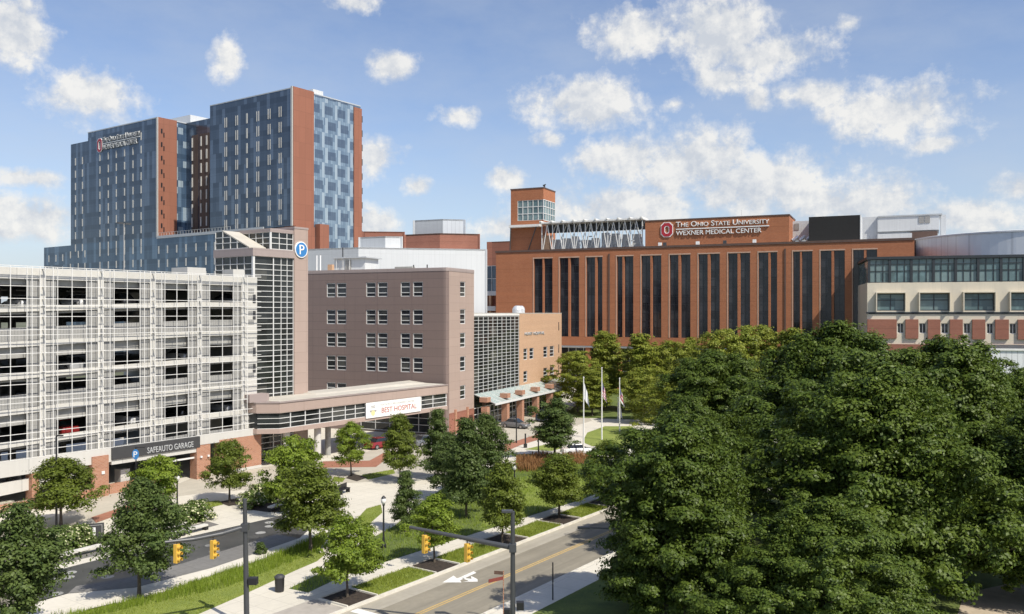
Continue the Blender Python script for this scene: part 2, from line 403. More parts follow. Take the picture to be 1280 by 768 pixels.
def pool_mat():
    m, t, b = nt('dark_wet_granite'); co = geopos(t)
    mp = t.nodes.new('ShaderNodeMapping'); mp.inputs['Rotation'].default_value = (0,0,-R(54.97)); t.links.new(co, mp.inputs[0])
    vo = t.nodes.new('ShaderNodeTexVoronoi'); vo.voronoi_dimensions = '2D'; vo.inputs['Scale'].default_value = .42; vo.inputs['Randomness'].default_value = .85
    t.links.new(mp.outputs[0], vo.inputs['Vector'])
    dot = math_(t, 'LESS_THAN', vo.outputs['Distance'], .17)
    sp = ramp(t, noise(t, co, .12, 2), .38, .45)
    base = mixc(t, ramp(t, noise(t, co, .5, 6, .6), .3, .7), (.035,.037,.04), (.075,.075,.075))
    c = mixc(t, math_(t, 'MULTIPLY', math_(t, 'MULTIPLY', dot, sp), .8), base, (.42,.42,.40))
    t.links.new(c, b.inputs['Base Color']); b.inputs['Roughness'].default_value = .35
    return m
M['water'] = pool_mat()
M['wetedge'] = paving('grey_granite_edge', (.17,.165,.155), 1.2, R(54.97), var=.15)
# foliage
L = {}
L['maple'] = leafmat('maple_leaves', (.036,.064,.010), (.098,.142,.019), (.13,.172,.026), trans=.18, rough=.48)
L['street'] = leafmat('street_tree_leaves', (.068,.098,.014), (.15,.19,.026), (.18,.215,.032))
L['dark'] = leafmat('dark_oak_leaves', (.045,.075,.018), (.10,.145,.036), (.14,.18,.05))
L['bright'] = leafmat('bright_leaves', (.10,.155,.018), (.20,.265,.028), (.23,.29,.035))
L['locust'] = leafmat('yellow_green_leaves', (.12,.16,.024), (.25,.285,.04), (.30,.29,.05))
L['shrub'] = leafmat('shrub_leaves', (.06,.10,.02), (.12,.17,.035))
L['bloom'] = leafmat('cream_blossom', (.38,.40,.20), (.60,.58,.36), trans=.1)
L['blade'] = leafmat('grass_blades', (.15,.20,.025), (.29,.33,.05), trans=.3)
L['tallblade'] = leafmat('tall_grass_blades', (.13,.20,.022), (.27,.34,.045), trans=.35)
L['redgrass'] = leafmat('russet_grass', (.20,.10,.045), (.34,.19,.08), trans=.2)
# ------------------------------------------------------------------ foliage
def leaf_mesh(name, P, Nn, size, mats, midx=None, aspect=.62):
    """many small four-sided leaves at points P with normals Nn"""
    n = len(P); rng = np.random
    r = rng.normal(size=(n,3)); u = np.cross(Nn, r); u /= np.linalg.norm(u, axis=1)[:,None] + 1e-9
    w = np.cross(Nn, u)
    s = (size * rng.uniform(.6, 1.35, n))[:,None]
    fold = Nn * s * .22
    v = np.stack([P - u*s, P - w*s*aspect + fold, P + u*s, P + w*s*aspect + fold], 1).reshape(-1, 3)
    me = bpy.data.meshes.new(name)
    me.vertices.add(4*n); me.vertices.foreach_set('co', v.astype(np.float32).ravel())
    me.loops.add(4*n); me.loops.foreach_set('vertex_index', np.arange(4*n, dtype=np.int32))
    me.polygons.add(n); me.polygons.foreach_set('loop_start', np.arange(0, 4*n, 4, dtype=np.int32))
    me.polygons.foreach_set('loop_total', np.full(n, 4, np.int32))
    for m in mats: me.materials.append(m)
    if midx is not None: me.polygons.foreach_set('material_index', midx.astype(np.int32))
    me.update(calc_edges=True); return me

def crown_points(seed, H, Rr, z0, n_cl, n_leaf, rc, prof, lump=.2, inner=.15):
    """leaf positions and normals of one crown: clusters gathered round an uneven envelope"""
    rng = np.random.RandomState(seed)
    ks = rng.normal(size=(7,3))*1.6; ph = rng.uniform(0, 6.28, 7)
    def env(az, t):
        d = np.stack([np.cos(az), np.sin(az), 2.2*t], 1)
        return 1 + lump*np.sum(np.sin(d @ ks.T + ph), 1)/2.6
    t = rng.uniform(0.0, 1, n_cl*3); az = rng.uniform(0, 2*np.pi, n_cl*3)
    keep = rng.uniform(0, 1, n_cl*3) < (.25 + prof(t)); t = t[keep][:n_cl]; az = az[keep][:n_cl]; m = len(t)
    rad = Rr*prof(t)*env(az, t)*np.clip(rng.beta(3.4, 1.15, m), .2, 1)*rng.uniform(.9, 1.07, m)
    rad = np.maximum(rad - rc*.55, 0)
    C = np.stack([rad*np.cos(az), rad*np.sin(az), z0 + t*(H - z0)*(1 - .03) - rc*.2], 1)
    C[:,2] += rng.normal(0, rc*.25, m)
    crad = rc*rng.uniform(.6, 1.35, m)
    an = rng.uniform(.65, 1.45, (m,3))*np.array([1.15,1.15,.62])
    k = rng.choice(m, n_leaf, p=(crad**2)/np.sum(crad**2))
    d = rng.normal(size=(n_leaf, 3)); d[:,2] += .55; d /= np.linalg.norm(d, axis=1)[:,None]
    rr = crad[k]*rng.uniform(.35, 1.0, n_leaf)*np.where(rng.uniform(0,1,n_leaf) < .16, rng.uniform(1.1, 1.55, n_leaf), 1.0)
    P = C[k] + d*rr[:,None]*an[k]
    ax = P.copy(); ax[:,2] = (P[:,2] - (z0 + .4*(H-z0)))*.7
    ax /= np.linalg.norm(ax, axis=1)[:,None] + 1e-6
    Nn = d*.9 + ax*.5 + np.array([0,0,.55]) + rng.normal(0, .42, (n_leaf, 3))
    ni = int(n_leaf*inner)
    ti = rng.uniform(.05, .9, ni); ai = rng.uniform(0, 6.28, ni); ri = Rr*prof(ti)*np.sqrt(rng.uniform(0, .5, ni))
    Pi = np.stack([ri*np.cos(ai), ri*np.sin(ai), z0 + ti*(H-z0)], 1)
    P = np.concatenate([P, Pi]); Nn = np.concatenate([Nn, rng.normal(size=(ni,3))])
    Nn /= np.linalg.norm(Nn, axis=1)[:,None] + 1e-9
    return P, Nn, C

P_round = lambda t: np.sqrt(np.clip(1 - (2*t - .86)**2/1.32, 0, 1))
P_oval  = lambda t: np.sqrt(np.clip(1 - (2*t - .72)**2/1.65, 0, 1))
P_cone  = lambda t: np.clip(1.08 - t, 0, 1)**.62*np.clip(t*7 + .35, 0, 1)
P_column = lambda t: np.clip(1.1 - t, 0, 1)**.40*np.clip(t*5 + .4, 0, 1)*.95

def make_tree(name, seed, H, Rr, z0, n_cl, n_leaf, rc, prof, leaf, lm, lump=.2, tr=.12, bark='bark', limbs=9, lean=.0):
    """trunk with limbs reaching into the crown + crown of leaves; returns the pair of meshes"""
    P, Nn, C = crown_points(seed, H, Rr, z0, n_cl, n_leaf, rc, prof, lump)
    crown = leaf_mesh(name + '_crown', P, Nn, leaf, [lm])
    rng = random.Random(seed); mb = MB()
    top = H*.72; n = 7; pts = []; rs = []
    for i in range(n+1):
        f = i/n; pts.append((lean*f*f*H + rng.uniform(-.02, .02)*H*f, rng.uniform(-.02, .02)*H*f, top*f)); rs.append(tr*(1.25 if i == 0 else 1)*(1 - .8*f) + .012)
    mb.path(pts, rs, 9)
    idx = list(range(len(C))); rng.shuffle(idx)
    for j in idx[:limbs]:
        c = C[j]; hz = max(z0*.8, min(top*.9, c[2]*.62)); f = hz/top; a = pts[min(n, int(f*n))]
        st = (a[0], a[1], hz); mid = (a[0]*.4+c[0]*.5, a[1]*.4+c[1]*.5, hz + (c[2]-hz)*.42)
        r = tr*.42*(1 - .5*f)
        mb.path([st, mid, tuple(c)], [r, r*.6, r*.2], 5)
    me = bpy.data.meshes.new(name + '_trunk'); me.from_pydata(mb.v, [], mb.f); me.materials.append(M[bark]); me.update()
    return me, crown, H, Rr

T = {}
T['street_a'] = make_tree('street_a', 1, 6, 2.3, 1.75, 120, 15000, .48, P_round, .085, L['street'], .22, .09)
T['street_b'] = make_tree('street_b', 2, 6, 2.2, 1.6, 110, 15000, .50, P_oval, .085, L['street'], .24, .09)
T['bright']   = make_tree('bright', 3, 6, 2.3, 1.7, 90, 12500, .46, P_oval, .095, L['bright'], .28, .08)
T['dark']     = make_tree('dark', 4, 8, 2.5, 1.7, 140, 21000, .55, P_oval, .095, L['dark'], .28, .11)
T['cone']     = make_tree('cone', 5, 8, 2.4, 1.3, 130, 17000, .50, P_cone, .095, L['dark'], .22, .10)
T['locust_a'] = make_tree('locust_a', 6, 14, 3.6, 2.6, 170, 19000, .62, P_column, .15, L['locust'], .42, .15)
T['locust_b'] = make_tree('locust_b', 7, 13, 4.4, 2.4, 200, 21000, .66, P_oval, .15, L['locust'], .42, .16)
T['maple_a']  = make_tree('maple_a', 8, 16, 7.2, 2.2, 760, 165000, .66, P_round, .115, L['maple'], .40, .32, limbs=16)
T['maple_b']  = make_tree('maple_b', 9, 16, 6.8, 1.8, 720, 165000, .70, P_oval, .115, L['maple'], .46, .32, limbs=16)

T['street_c'] = make_tree('street_c', 31, 6, 2.1, 1.5, 120, 13000, .42, P_cone, .085, L['street'], .34, .08, lean=.06)
T['dark_b']   = make_tree('dark_b', 32, 8, 2.4, 1.9, 150, 20000, .50, P_column, .09, L['dark'], .40, .11, lean=-.04)
T['bright_b'] = make_tree('bright_b', 33, 6, 2.3, 1.5, 90, 11000, .42, P_round, .09, L['bright'], .42, .08, lean=.05)

def place_tree(kind, X, Y, H, Rad, label, cat='tree', group=None, rz=0.0, name='street_tree'):
    tm, cm, H0, R0 = T[kind]
    e = empty(name, (X, Y, 0), rz, label, cat, group)
    e.scale = (Rad/R0, Rad/R0, H/H0)
    obj_from('trunk', tm, e); obj_from('crown', cm, e)
    return e

def tree_px(kind, pxb, pyb, pyt, halfw, label, group, rz=0.0, name='street_tree', dx=0.0):
    """trunk foot at a photo pixel; the height and spread follow from the crown's top row and half width"""
    p = at(pxb, pyb); sc = p.y/F
    return place_tree(kind, p.x + dx*sc, p.y, (pyb-pyt)*sc, halfw*sc, label, 'tree', group, rz, name)

gp = 'young trees of the street and plaza'
tree_px('street_a', 76, 659, 571, 45, 'round dark green tree before the left end of the garage, white bands behind it', gp, .3)
tree_px('dark', 174, 746, 596, 49, 'tall dark tree on the grass strip by the dark paving, left of two signals', gp, 1.3)
tree_px('bright', 198, 652, 567, 33, 'bright green tree under the garage name sign beside the blue parking disc', gp, 2.0)
tree_px('dark_b', 28, 800, 628, 58, 'large dark tree cut by the lower left corner of the picture', gp, 2.9)
tree_px('street_a', 287, 628, 550, 30, 'small round tree in front of the brick garage corner with a shadow on the drive', gp, 4.0)
tree_px('bright', 370, 645, 542, 35, 'light green tree just left of the walkway pillar, behind a bigger tree', gp, .7)
tree_px('street_b', 388, 690, 580, 50, 'dense green tree at the right end of the dark paving', gp, 1.9)
tree_px('bright_b', 439, 595, 528, 26, 'small bright tree standing under the white banner', gp, 3.1)
tree_px('street_c', 500, 603, 515, 27, 'dark green tree right below the last letters of the banner', gp, 5.0)
tree_px('cone', 547, 600, 508, 26, 'narrow tree at the corner of the brown building', gp, .2)
tree_px('cone', 507, 665, 586, 22, 'narrow dark tree on the garden lawn right of the black lamp', gp, 1.1)
tree_px('bright_b', 543, 703, 619, 35, 'bright tree in the second mulch bed behind the left hanging signal of the street', gp, 2.2)
tree_px('bright', 434, 746, 644, 43, 'broad bright tree in the first mulch bed by the stop line', gp, 4.4)
tree_px('cone', 583, 648, 518, 36, 'tallest dark tree of the garden left of the loop drive', gp, 3.3)
tree_px('dark', 606, 622, 515, 30, 'dark tree beside the loop drive behind the tallest garden tree', gp, .9)
tree_px('dark', 562, 625, 540, 30, 'shaded tree between the corner of the brown building and the garden', gp, 5.5)
tree_px('street_c', 628, 680, 574, 36, 'light green tree behind the top of the right signal pole', gp, 1.6)
tree_px('street_a', 699, 647, 567, 37, 'round dark tree in the mulch bed between two grass panels up the street', gp, 2.7)
tree_px('dark_b', 693, 574, 498, 34, 'dark tree just left of the flagpoles', gp, 3.9)
tree_px('street_b', 759, 630, 552, 38, 'tree in the last mulch bed, half hidden by the big maples', gp, 4.8)
gl = 'yellow green trees in front of the brick hospital'
for i, (px, d, pyt, hw, k, lb) in enumerate([
    (722, 158, 437, 26, 'locust_b', 'leftmost yellow green tree at the end of the tan brick wing'),
    (757, 165, 413, 27, 'locust_a', 'pointed yellow green tree above the middle flagpole'),
    (800, 158, 416, 30, 'locust_a', 'yellow green tree with twin tips right of the flags'),
    (838, 163, 424, 24, 'locust_b', 'yellow green tree in front of the fifth pair of window strips'),
    (863, 176, 421, 16, 'locust_a', 'slender yellow green tree showing the dark ground floor on both sides'),
    (905, 150, 409, 30, 'locust_b', 'yellow green tree with a domed top left of the maples'),
    (945, 155, 404, 33, 'locust_b', 'highest yellow green tree below the wall sign'),
    (988, 150, 409, 30, 'locust_a', 'rightmost yellow green tree peeping above the maples'),
    (806, 142, 458, 30, 'locust_b', 'low yellow green tree just right of the right flagpole'),
    (842, 125, 468, 32, 'locust_b', 'low yellow green tree between the flags and the maples'),
    (740, 152, 462, 24, 'locust_a', 'small yellow green tree between the left and middle flagpoles')]):
    h = CAMZ - (pyt-HOR)*d/F
    place_tree(k, (px-640)/F*d, d, h, hw*1.2*d/F, lb, 'tree', gl, i*1.37, 'yellow_green_tree')
gm = 'big maples on the lawn at the right'
for i, (X, Y, H, Rr, k, lb) in enumerate([
    (10.0, 50.5, 12.2, 5.6, 'maple_b', 'maple whose low branches overhang the street, leftmost of the big ones'),
    (22.5, 52, 15.0, 7.0, 'maple_a', 'nearest big maple filling the lower middle of the right side'),
    (26.5, 71, 17.2, 8.2, 'maple_a', 'highest big maple, its top against the last window strips'),
    (34.0, 67, 16.4, 7.3, 'maple_b', 'big maple with its top below the cream building windows'),
    (19.5, 84, 14.6, 6.3, 'maple_b', 'farther maple left of the highest one'),
    (34.0, 53, 12.3, 6.0, 'maple_b', 'maple cut by the right edge above the sandy path'),
    (13.5, 66, 11.6, 4.8, 'maple_a', 'smaller maple behind the one overhanging the street'),
    (46.0, 78, 13.0, 6.0, 'maple_a', 'maple at the right edge below the white annex'),
    (15.5, 43, 8.8, 4.6, 'maple_a', 'low maple at the bottom edge between the lawn shade and the nearest big maple')]):
    place_tree(k, X, Y, H, Rr, lb, 'tree', gm, i*2.1+.4, 'maple_tree')

# flowering shrubs
def make_shrub(seed, n=3600):
    P, Nn, C = crown_points(seed, 1.5, 1.25, .02, 46, n, .30, P_round, .18, .1)
    P[:,2] = np.maximum(P[:,2], .04)
    rng = np.random.RandomState(seed+50); out = (P[:,2] > .55) | (np.hypot(P[:,0],P[:,1]) > .9)
    mi = ((rng.uniform(0,1,len(P)) < .24) & out).astype(int)
    return leaf_mesh('shrub', P, Nn, .07, [L['shrub'], L['bloom']], mi, .8)
SH = [make_shrub(21), make_shrub(22)]
gs = 'cream flowering shrubs around the plaza'
shr = [(66,690,1.1,'cream flowering shrub left of the dark notice panel, nearest the left tree'),(84,688,1.1,'cream flowering shrub in the middle of the left bed'),(99,682,1.0,'cream flowering shrub touching the dark notice panel'),
       (214,659,1.0,'cream flowering shrub half under the tall dark tree'),(229,655,1.05,'cream flowering shrub behind the long low bench'),(243,651,1.05,'cream flowering shrub at the end of the low bench, next to the grass patch'),
       (316,634,.95,'cream flowering shrub at the left end of the bed beside the signal pole'),(331,626,1.1,'cream flowering shrub, second in the bed beside the signal pole'),(346,622,1.1,'cream flowering shrub, third in the bed beside the signal pole'),(361,618,1.0,'cream flowering shrub at the right end of the bed under the trees'),
       (50,705,.9,'cream flowering shrub behind the lower left corner tree')]
for i, (px, py, s, lb) in enumerate(shr):
    p = at(px, py); e = obj_from('flowering_shrub', SH[i%2]); e.location = p; e.scale = (s*1.28, s*1.28, s*1.12); e.rotation_euler.z = i*1.7
    tag(e, lb, 'shrub', gs)

def inpoly(pts, x, y):
    c = False; j = len(pts)-1
    for i in range(len(pts)):
        if (pts[i][1] > y) != (pts[j][1] > y) and x < (pts[j][0]-pts[i][0])*(y-pts[i][1])/(pts[j][1]-pts[i][1]) + pts[i][0]: c = not c
        j = i
    return c
def blades(name, polys, dens, h, w, mat, z=0.0, label=None, seed=1, spread=.35):
    """upright blades scattered over ground patches"""
    rng = random.Random(seed); V = []; n = 0
    for pts in polys:
        xs = [p[0] for p in pts]; ys = [p[1] for p in pts]
        ar = (max(xs)-min(xs))*(max(ys)-min(ys))
        for _ in range(int(ar*dens)):
            x = rng.uniform(min(xs), max(xs)); y = rng.uniform(min(ys), max(ys))
            if not inpoly(pts, x, y): continue
            a = rng.uniform(0, 6.28); hh = h*rng.uniform(.55, 1.2)*(.8+.3*math.sin(x*1.3)*math.sin(y*1.1)); b = rng.uniform(0, 6.28); sp = hh*spread*rng.random()
            dx, dy = math.cos(a)*w, math.sin(a)*w
            V += [(x-dx, y-dy, z), (x+dx, y+dy, z), (x+sp*math.cos(b)+dx*.3, y+sp*math.sin(b)+dy*.3, z+hh), (x+sp*math.cos(b)-dx*.3, y+sp*math.sin(b)-dy*.3, z+hh)]
            n += 1
    me = bpy.data.meshes.new(name); me.vertices.add(4*n); me.vertices.foreach_set('co', np.array(V, np.float32).ravel())
    me.loops.add(4*n); me.loops.foreach_set('vertex_index', np.arange(4*n, dtype=np.int32))
    me.polygons.add(n); me.polygons.foreach_set('loop_start', np.arange(0, 4*n, 4, dtype=np.int32)); me.polygons.foreach_set('loop_total', np.full(n, 4, np.int32))
    me.materials.append(mat); me.update(calc_edges=True)
    return tag(obj_from(name, me), label, 'grass', None, 'stuff')

# ------------------------------------------------------------------ ground
SR = Vector((.5735, .8192)); SN = Vector((.8192, -.5735))      # along the street, across it (towards the camera side)
def sv(u, v): p = SR*u + SN*v; return (p.x, p.y)
def px_poly(l, z=0.0): return [tuple(at(a, b, z)[:2]) for a, b in l]
ZR = -.13
poly_sheet('ground', [(-2500,-600),(2500,-600),(2500,3000),(-2500,3000)], ZR-.01, M['farground'])
poly_sheet('street', [sv(-60,-38.6), sv(-60,-31.1), sv(330,-31.1), sv(330,-38.6)], ZR, M['road'])
poly_sheet('cross_street', [sv(8,-140), sv(8,90), sv(28,90), sv(28,-140)], ZR+.004, M['road'])
poly_sheet('street_gutter', [sv(30,-38.5), sv(30,-37.0), sv(320,-37.0), sv(320,-38.5)], ZR+.008, M['gutter'])
poly_sheet('plaza', [sv(30,-200), sv(30,-38.5), sv(330,-38.5), sv(330,-200)], 0, M['concrete'], thick=.3)
poly_sheet('near_pavement', [sv(30,-31.2), sv(30,-28.8), sv(320,-28.8), sv(320,-31.2)], 0, M['walk'], thick=.3)
poly_sheet('near_lawn', [sv(30,-28.8), sv(30,90), sv(320,90), sv(320,-28.8)], -.01, M['darklawn'], thick=.28)
poly_sheet('sandy_path', px_poly([(1195,775),(1205,742),(1260,730),(1330,738),(1330,790),(1200,800)]), .004, plain('sandy_path', (.42,.35,.26), .9))
for a, b in ((-34.78,-34.66), (-34.54,-34.42)):
    poly_sheet('centre_line', [sv(38,a), sv(38,b), sv(300,b), sv(300,a)], ZR+.006, M['yellow_mark'], thick=0)
poly_sheet('stop_line', [sv(37.5,-38.25), sv(38.15,-38.25), sv(38.15,-34.9), sv(37.5,-34.9)], ZR+.012, M['white_mark'])
for nm, pl in (('turn_arrow', [(553,728.5),(567,720),(571.5,723.5),(592,714.5),(595.5,716.5),(575,726),(577,728.5)]),
               ('turn_arrow', [(576,722.5),(589.5,724),(588.5,720.2),(597,724.5),(597,727.5),(578,727.8),(586,726.6)])):
    poly_sheet(nm, px_poly(pl, ZR), ZR+.013, M['white_mark'])
poly_sheet('drive', px_poly([(-60,706),(60,668),(140,640),(215,622),(250,617),(330,611),(400,606),(470,602),(560,592),(600,583),(560,556),(470,562),(420,575),(330,584),(290,590),(245,596),(225,604),(196,602),(150,612),(60,648),(-60,680)]), .004, M['drive'])
poly_sheet('loop_drive', px_poly([(586,553),(608,575),(640,557),(672,548),(740,526),(720,503),(690,507),(655,513),(620,524),(596,537)]), .005, M['drive'])
poly_sheet('red_paving', px_poly([(629,566),(631,556),(672,543),(676,549),(650,557)]), .009, M['redpave'])
poly_sheet('red_paving', px_poly([(462,576),(480,566),(486,572),(470,584),(400,585),(404,577)]), .010, M['redpave'])
poly_sheet('red_paving', px_poly([(114,647),(205,617),(209,622),(120,654)]), .012, M['redpave'])
# dark wet granite plaza band with its pale margins
poly_sheet('dark_granite_floor', px_poly([(20,758),(60,716),(79,711),(122,700),(210,677),(343,647),(420,622),(425,640),(395,655),(374,673),(322,691),(265,710),(168,735),(85,742)]), .006, M['water'])
poly_sheet('granite_margin', px_poly([(85,742),(168,735),(265,710),(322,691),(374,673),(345,668),(304,681),(227,705),(160,722),(95,733)]), .010, M['wetedge'])
poly_sheet('pale_margin', px_poly([(-60,800),(0,767),(40,755),(85,742.5),(168,735.5),(265,710.5),(322,691.5),(374,673.5),(398,655),(404,662),(384,677),(330,698),(268,717.5),(200,741),(110,762),(20,800)]), .012, M['walk'])
poly_sheet('gravel_bed', px_poly([(50,712),(62,701),(128,687),(196,668),(260,652),(274,656),(240,665),(150,688),(72,706)]), .008, M['gravel'])
g_strip = [(60,772),(110,763),(200,742),(268,718.5),(330,699),(384,678),(404,664),(410,672),(398,690),(330,717),(280,736),(200,753),(100,775)]
l_strip = [(100,775),(200,753),(280,736),(330,717),(398,690),(407,693),(396,702),(368,714),(308,742),(232,775)]
poly_sheet('grass_strip', px_poly(g_strip), .006, M['lawn']); poly_sheet('lawn_strip', px_poly(l_strip), .005, M['lawn'])
wedge = [(361,736),(385,741),(432,719),(484,702),(478,694),(440,690),(412,711)]
poly_sheet('corner_lawn', px_poly(wedge), .005, M['darklawn'])
garden = [(440,692),(456,672),(470,670),(494,657),(528,628),(560,606),(600,588),(640,582),(740,580),(770,588),(762,612),(720,627),(625,657),(484,702)]
poly_sheet('garden', px_poly(garden), .005, M['darklawn'])
poly_sheet('garden_lawn', px_poly([(636,600),(690,598),(745,596),(756,610),(700,630),(640,650),(600,660),(612,630)]), .010, M['lawn'])
crescent = [(476,631),(478,641),(462,655),(448,664),(438,668),(440,656),(458,636)]
poly_sheet('lawn_crescent', px_poly(crescent), .007, M['lawn'])
patches = [[(251,628),(274,626),(279,631),(253,637)], [(452,594),(492,587),(494,592),(460,600)], [(418,596),(432,598),(428,603),(415,602)]]
for pp in patches: poly_sheet('grass_patch', px_poly(pp), .008, M['lawn'])
poly_sheet('mulch_bed', px_poly([(272,628),(296,623),(304,630),(286,633)]), .010, M['mulch'])
poly_sheet('mulch_bed', px_poly([(432,598),(440,592),(460,597),(446,602)]), .010, M['mulch'])
poly_sheet('mulch_bed', px_poly([(310,637),(324,630),(372,620),(384,634),(350,641),(330,640)]), .010, M['mulch'])
poly_sheet('mulch_bed', px_poly([(38,708),(50,686),(108,668),(127,664),(129,680),(66,698)]), .010, M['mulch'])
poly_sheet('flagpole_lawn', px_poly([(728,553),(734,541),(756,533),(790,533),(800,545),(790,558),(740,558)]), .008, M['lawn'])
poly_sheet('verge', px_poly([(655,562),(690,554),(705,560),(690,564)]), .008, M['lawn'])
poly_sheet('verge', px_poly([(640,568),(700,567.5),(700,571),(645,572)]), .008, M['lawn'])
poly_sheet('far_lawn', [(8,150),(60,135),(90,190),(20,200)], .006, M['darklawn'])
# planting beds between the far kerb and the walkway: grass panels and mulch squares with low concrete edges
beds = [('m',37.8,40.2),('g',40.4,46.0),('m',46.2,48.6),('g',48.8,53.8),('m',54.0,57.4),('g',57.6,62.6),('m',62.8,65.6),('g',65.8,71.0),('m',71.2,74.0),('g',74.2,79.5),('m',79.7,82.5),('g',82.7,88),('m',88.2,91),('g',91.2,97)]
gpolys = []
for i, (k, a, b) in enumerate(beds):
    pts = [sv(a,-41.2), sv(a,-38.75), sv(b,-38.75), sv(b,-41.2)]
    poly_sheet('grass_panel' if k == 'g' else 'mulch_square', pts, .03 if k == 'g' else .02, M['lawn' if k == 'g' else 'mulch'], thick=.02)
    if k == 'g': gpolys.append(pts)
mb = MB()
def kerb(mb, p, q, w, z0, z1):
    p = Vector(p); q = Vector(q); n = (q-p).normalized(); n = Vector((-n.y, n.x))*w/2
    mb.prism([p-n, q-n, q+n, p+n], z0, z1)
kerb(mb, sv(30,-38.55), sv(320,-38.55), .22, -.28, .035); tag(mb.build('far_kerb', M['kerb']), kind='structure')
mb = MB(); kerb(mb, sv(30,-31.15), sv(320,-31.15), .2, -.28, .02); tag(mb.build('near_kerb', M['kerb']), kind='structure')
mb = MB()
for i, (k, a, b) in enumerate(beds):
    if k == 'm':
        for u in (a-.1, b+.1): kerb(mb, sv(u,-41.3), sv(u,-38.68), .12, 0, .10)
        kerb(mb, sv(a-.04,-41.28), sv(b+.04,-41.28), .10, 0, .095)
tag(mb.build('bed_edging', M['kerb']), kind='structure')
poly_sheet('ramp_paving', [sv(30.5,-41.5), sv(30.5,-38.7), sv(37.5,-38.7), sv(37.5,-41.5)], .004, plain('ramp_concrete', (.36,.33,.29), .85))
blades('tall_grass', [px_poly(g_strip)], 130, .46, .018, L['tallblade'], 0, 'tall bright ornamental grass along the pale margin', 3)
blades('panel_grass', gpolys, 260, .19, .014, L['blade'], .03, 'bright grass in the panels along the kerb', 4, .8)
blades('short_grass', [px_poly(p) for p in ([l_strip, crescent] + patches)], 140, .11, .014, L['blade'], 0, 'short bright grass beside the walkways', 5, .9)
blades('garden_grass', [px_poly(wedge), px_poly(garden)], 34, .30, .022, L['tallblade'], 0, 'dark tufted grass of the garden beds', 6, .7)
blades('russet_grass', [px_poly([(644,590),(646,574),(688,571),(720,571),(736,572),(742,580),(700,582),(680,590)])], 45, .9, .05, L['redgrass'], 0, 'russet ornamental grass behind the garden lawn', 7)
# ------------------------------------------------------------------ lettering
def text_mesh(name, body, mat, parent, x0, z0, w, h, y=-.1, depth=.12, smallcaps=False):
    """raised letters standing on a wall (local x along it, z up), fitted to w x h"""
    cu = bpy.data.curves.new(name, 'FONT'); cu.body = body; cu.size = 1; cu.extrude = .5; cu.resolution_u = 3
    if smallcaps:
        cu.small_caps_scale = .78
        for i, ch in enumerate(body):
            if ch.islower(): cu.body_format[i].use_small_caps = True
    tmp = bpy.data.objects.new('t', cu); COL.objects.link(tmp)
    me = bpy.data.meshes.new_from_object(tmp.evaluated_get(bpy.context.evaluated_depsgraph_get()))
    bpy.data.objects.remove(tmp); bpy.data.curves.remove(cu)
    xs = [v.co.x for v in me.vertices]; ys = [v.co.y for v in me.vertices]
    sx = w/(max(xs)-min(xs)); sy = h/(max(ys)-min(ys)); mx, my = min(xs), min(ys)
    for v in me.vertices:
        v.co = Vector((x0 + (v.co.x-mx)*sx, y - (v.co.z+.5)*depth, z0 + (v.co.y-my)*sy))
    me.materials.clear(); me.materials.append(mat); me.name = name
    return obj_from(name, me, parent)

def octo(x0, x1, z0, z1, c):
    return [(x0+c,z0),(x1-c,z0),(x1,z0+c),(x1,z1-c),(x1-c,z1),(x0+c,z1),(x0,z1-c),(x0,z0+c)]
def ring(mb, o, i, y0, y1):
    n = len(o)
    vs = [(p[0],y0,p[1]) for p in o]+[(p[0],y0,p[1]) for p in i]+[(p[0],y1,p[1]) for p in o]+[(p[0],y1,p[1]) for p in i]
    fs = []
    for k in range(n):
        j = (k+1)%n
        fs += [(k,j,n+j,n+k),(2*n+k,3*n+k,3*n+j,2*n+j),(k,2*n+k,2*n+j,j),(n+k,n+j,3*n+j,3*n+k)]
    return mb.add(vs, fs)
def block_o(parent, x0, x1, z0, z1, y):
    w = x1-x0; h = z1-z0; c = w*.27; t = w*.27; e = w*.055
    ring(MB(), octo(x0,x1,z0,z1,c), octo(x0+t,x1-t,z0+t,z1-t,c*.5), y-.22, y).build('emblem', M['scarlet'], parent)
    em = [o for o in COL.objects if o.parent == parent and o.name.startswith('emblem')][-1]
    m = MB(); ring(m, octo(x0-e,x1+e,z0-e,z1+e,c), octo(x0,x1,z0,z1,c), y-.18, y-.002)
    ring(m, octo(x0+t,x1-t,z0+t,z1-t,c*.5), octo(x0+t+e,x1-t-e,z0+t+e,z1-t-e,c*.45), y-.18, y-.002)
    m.build('outline', M['letterwhite'], em)

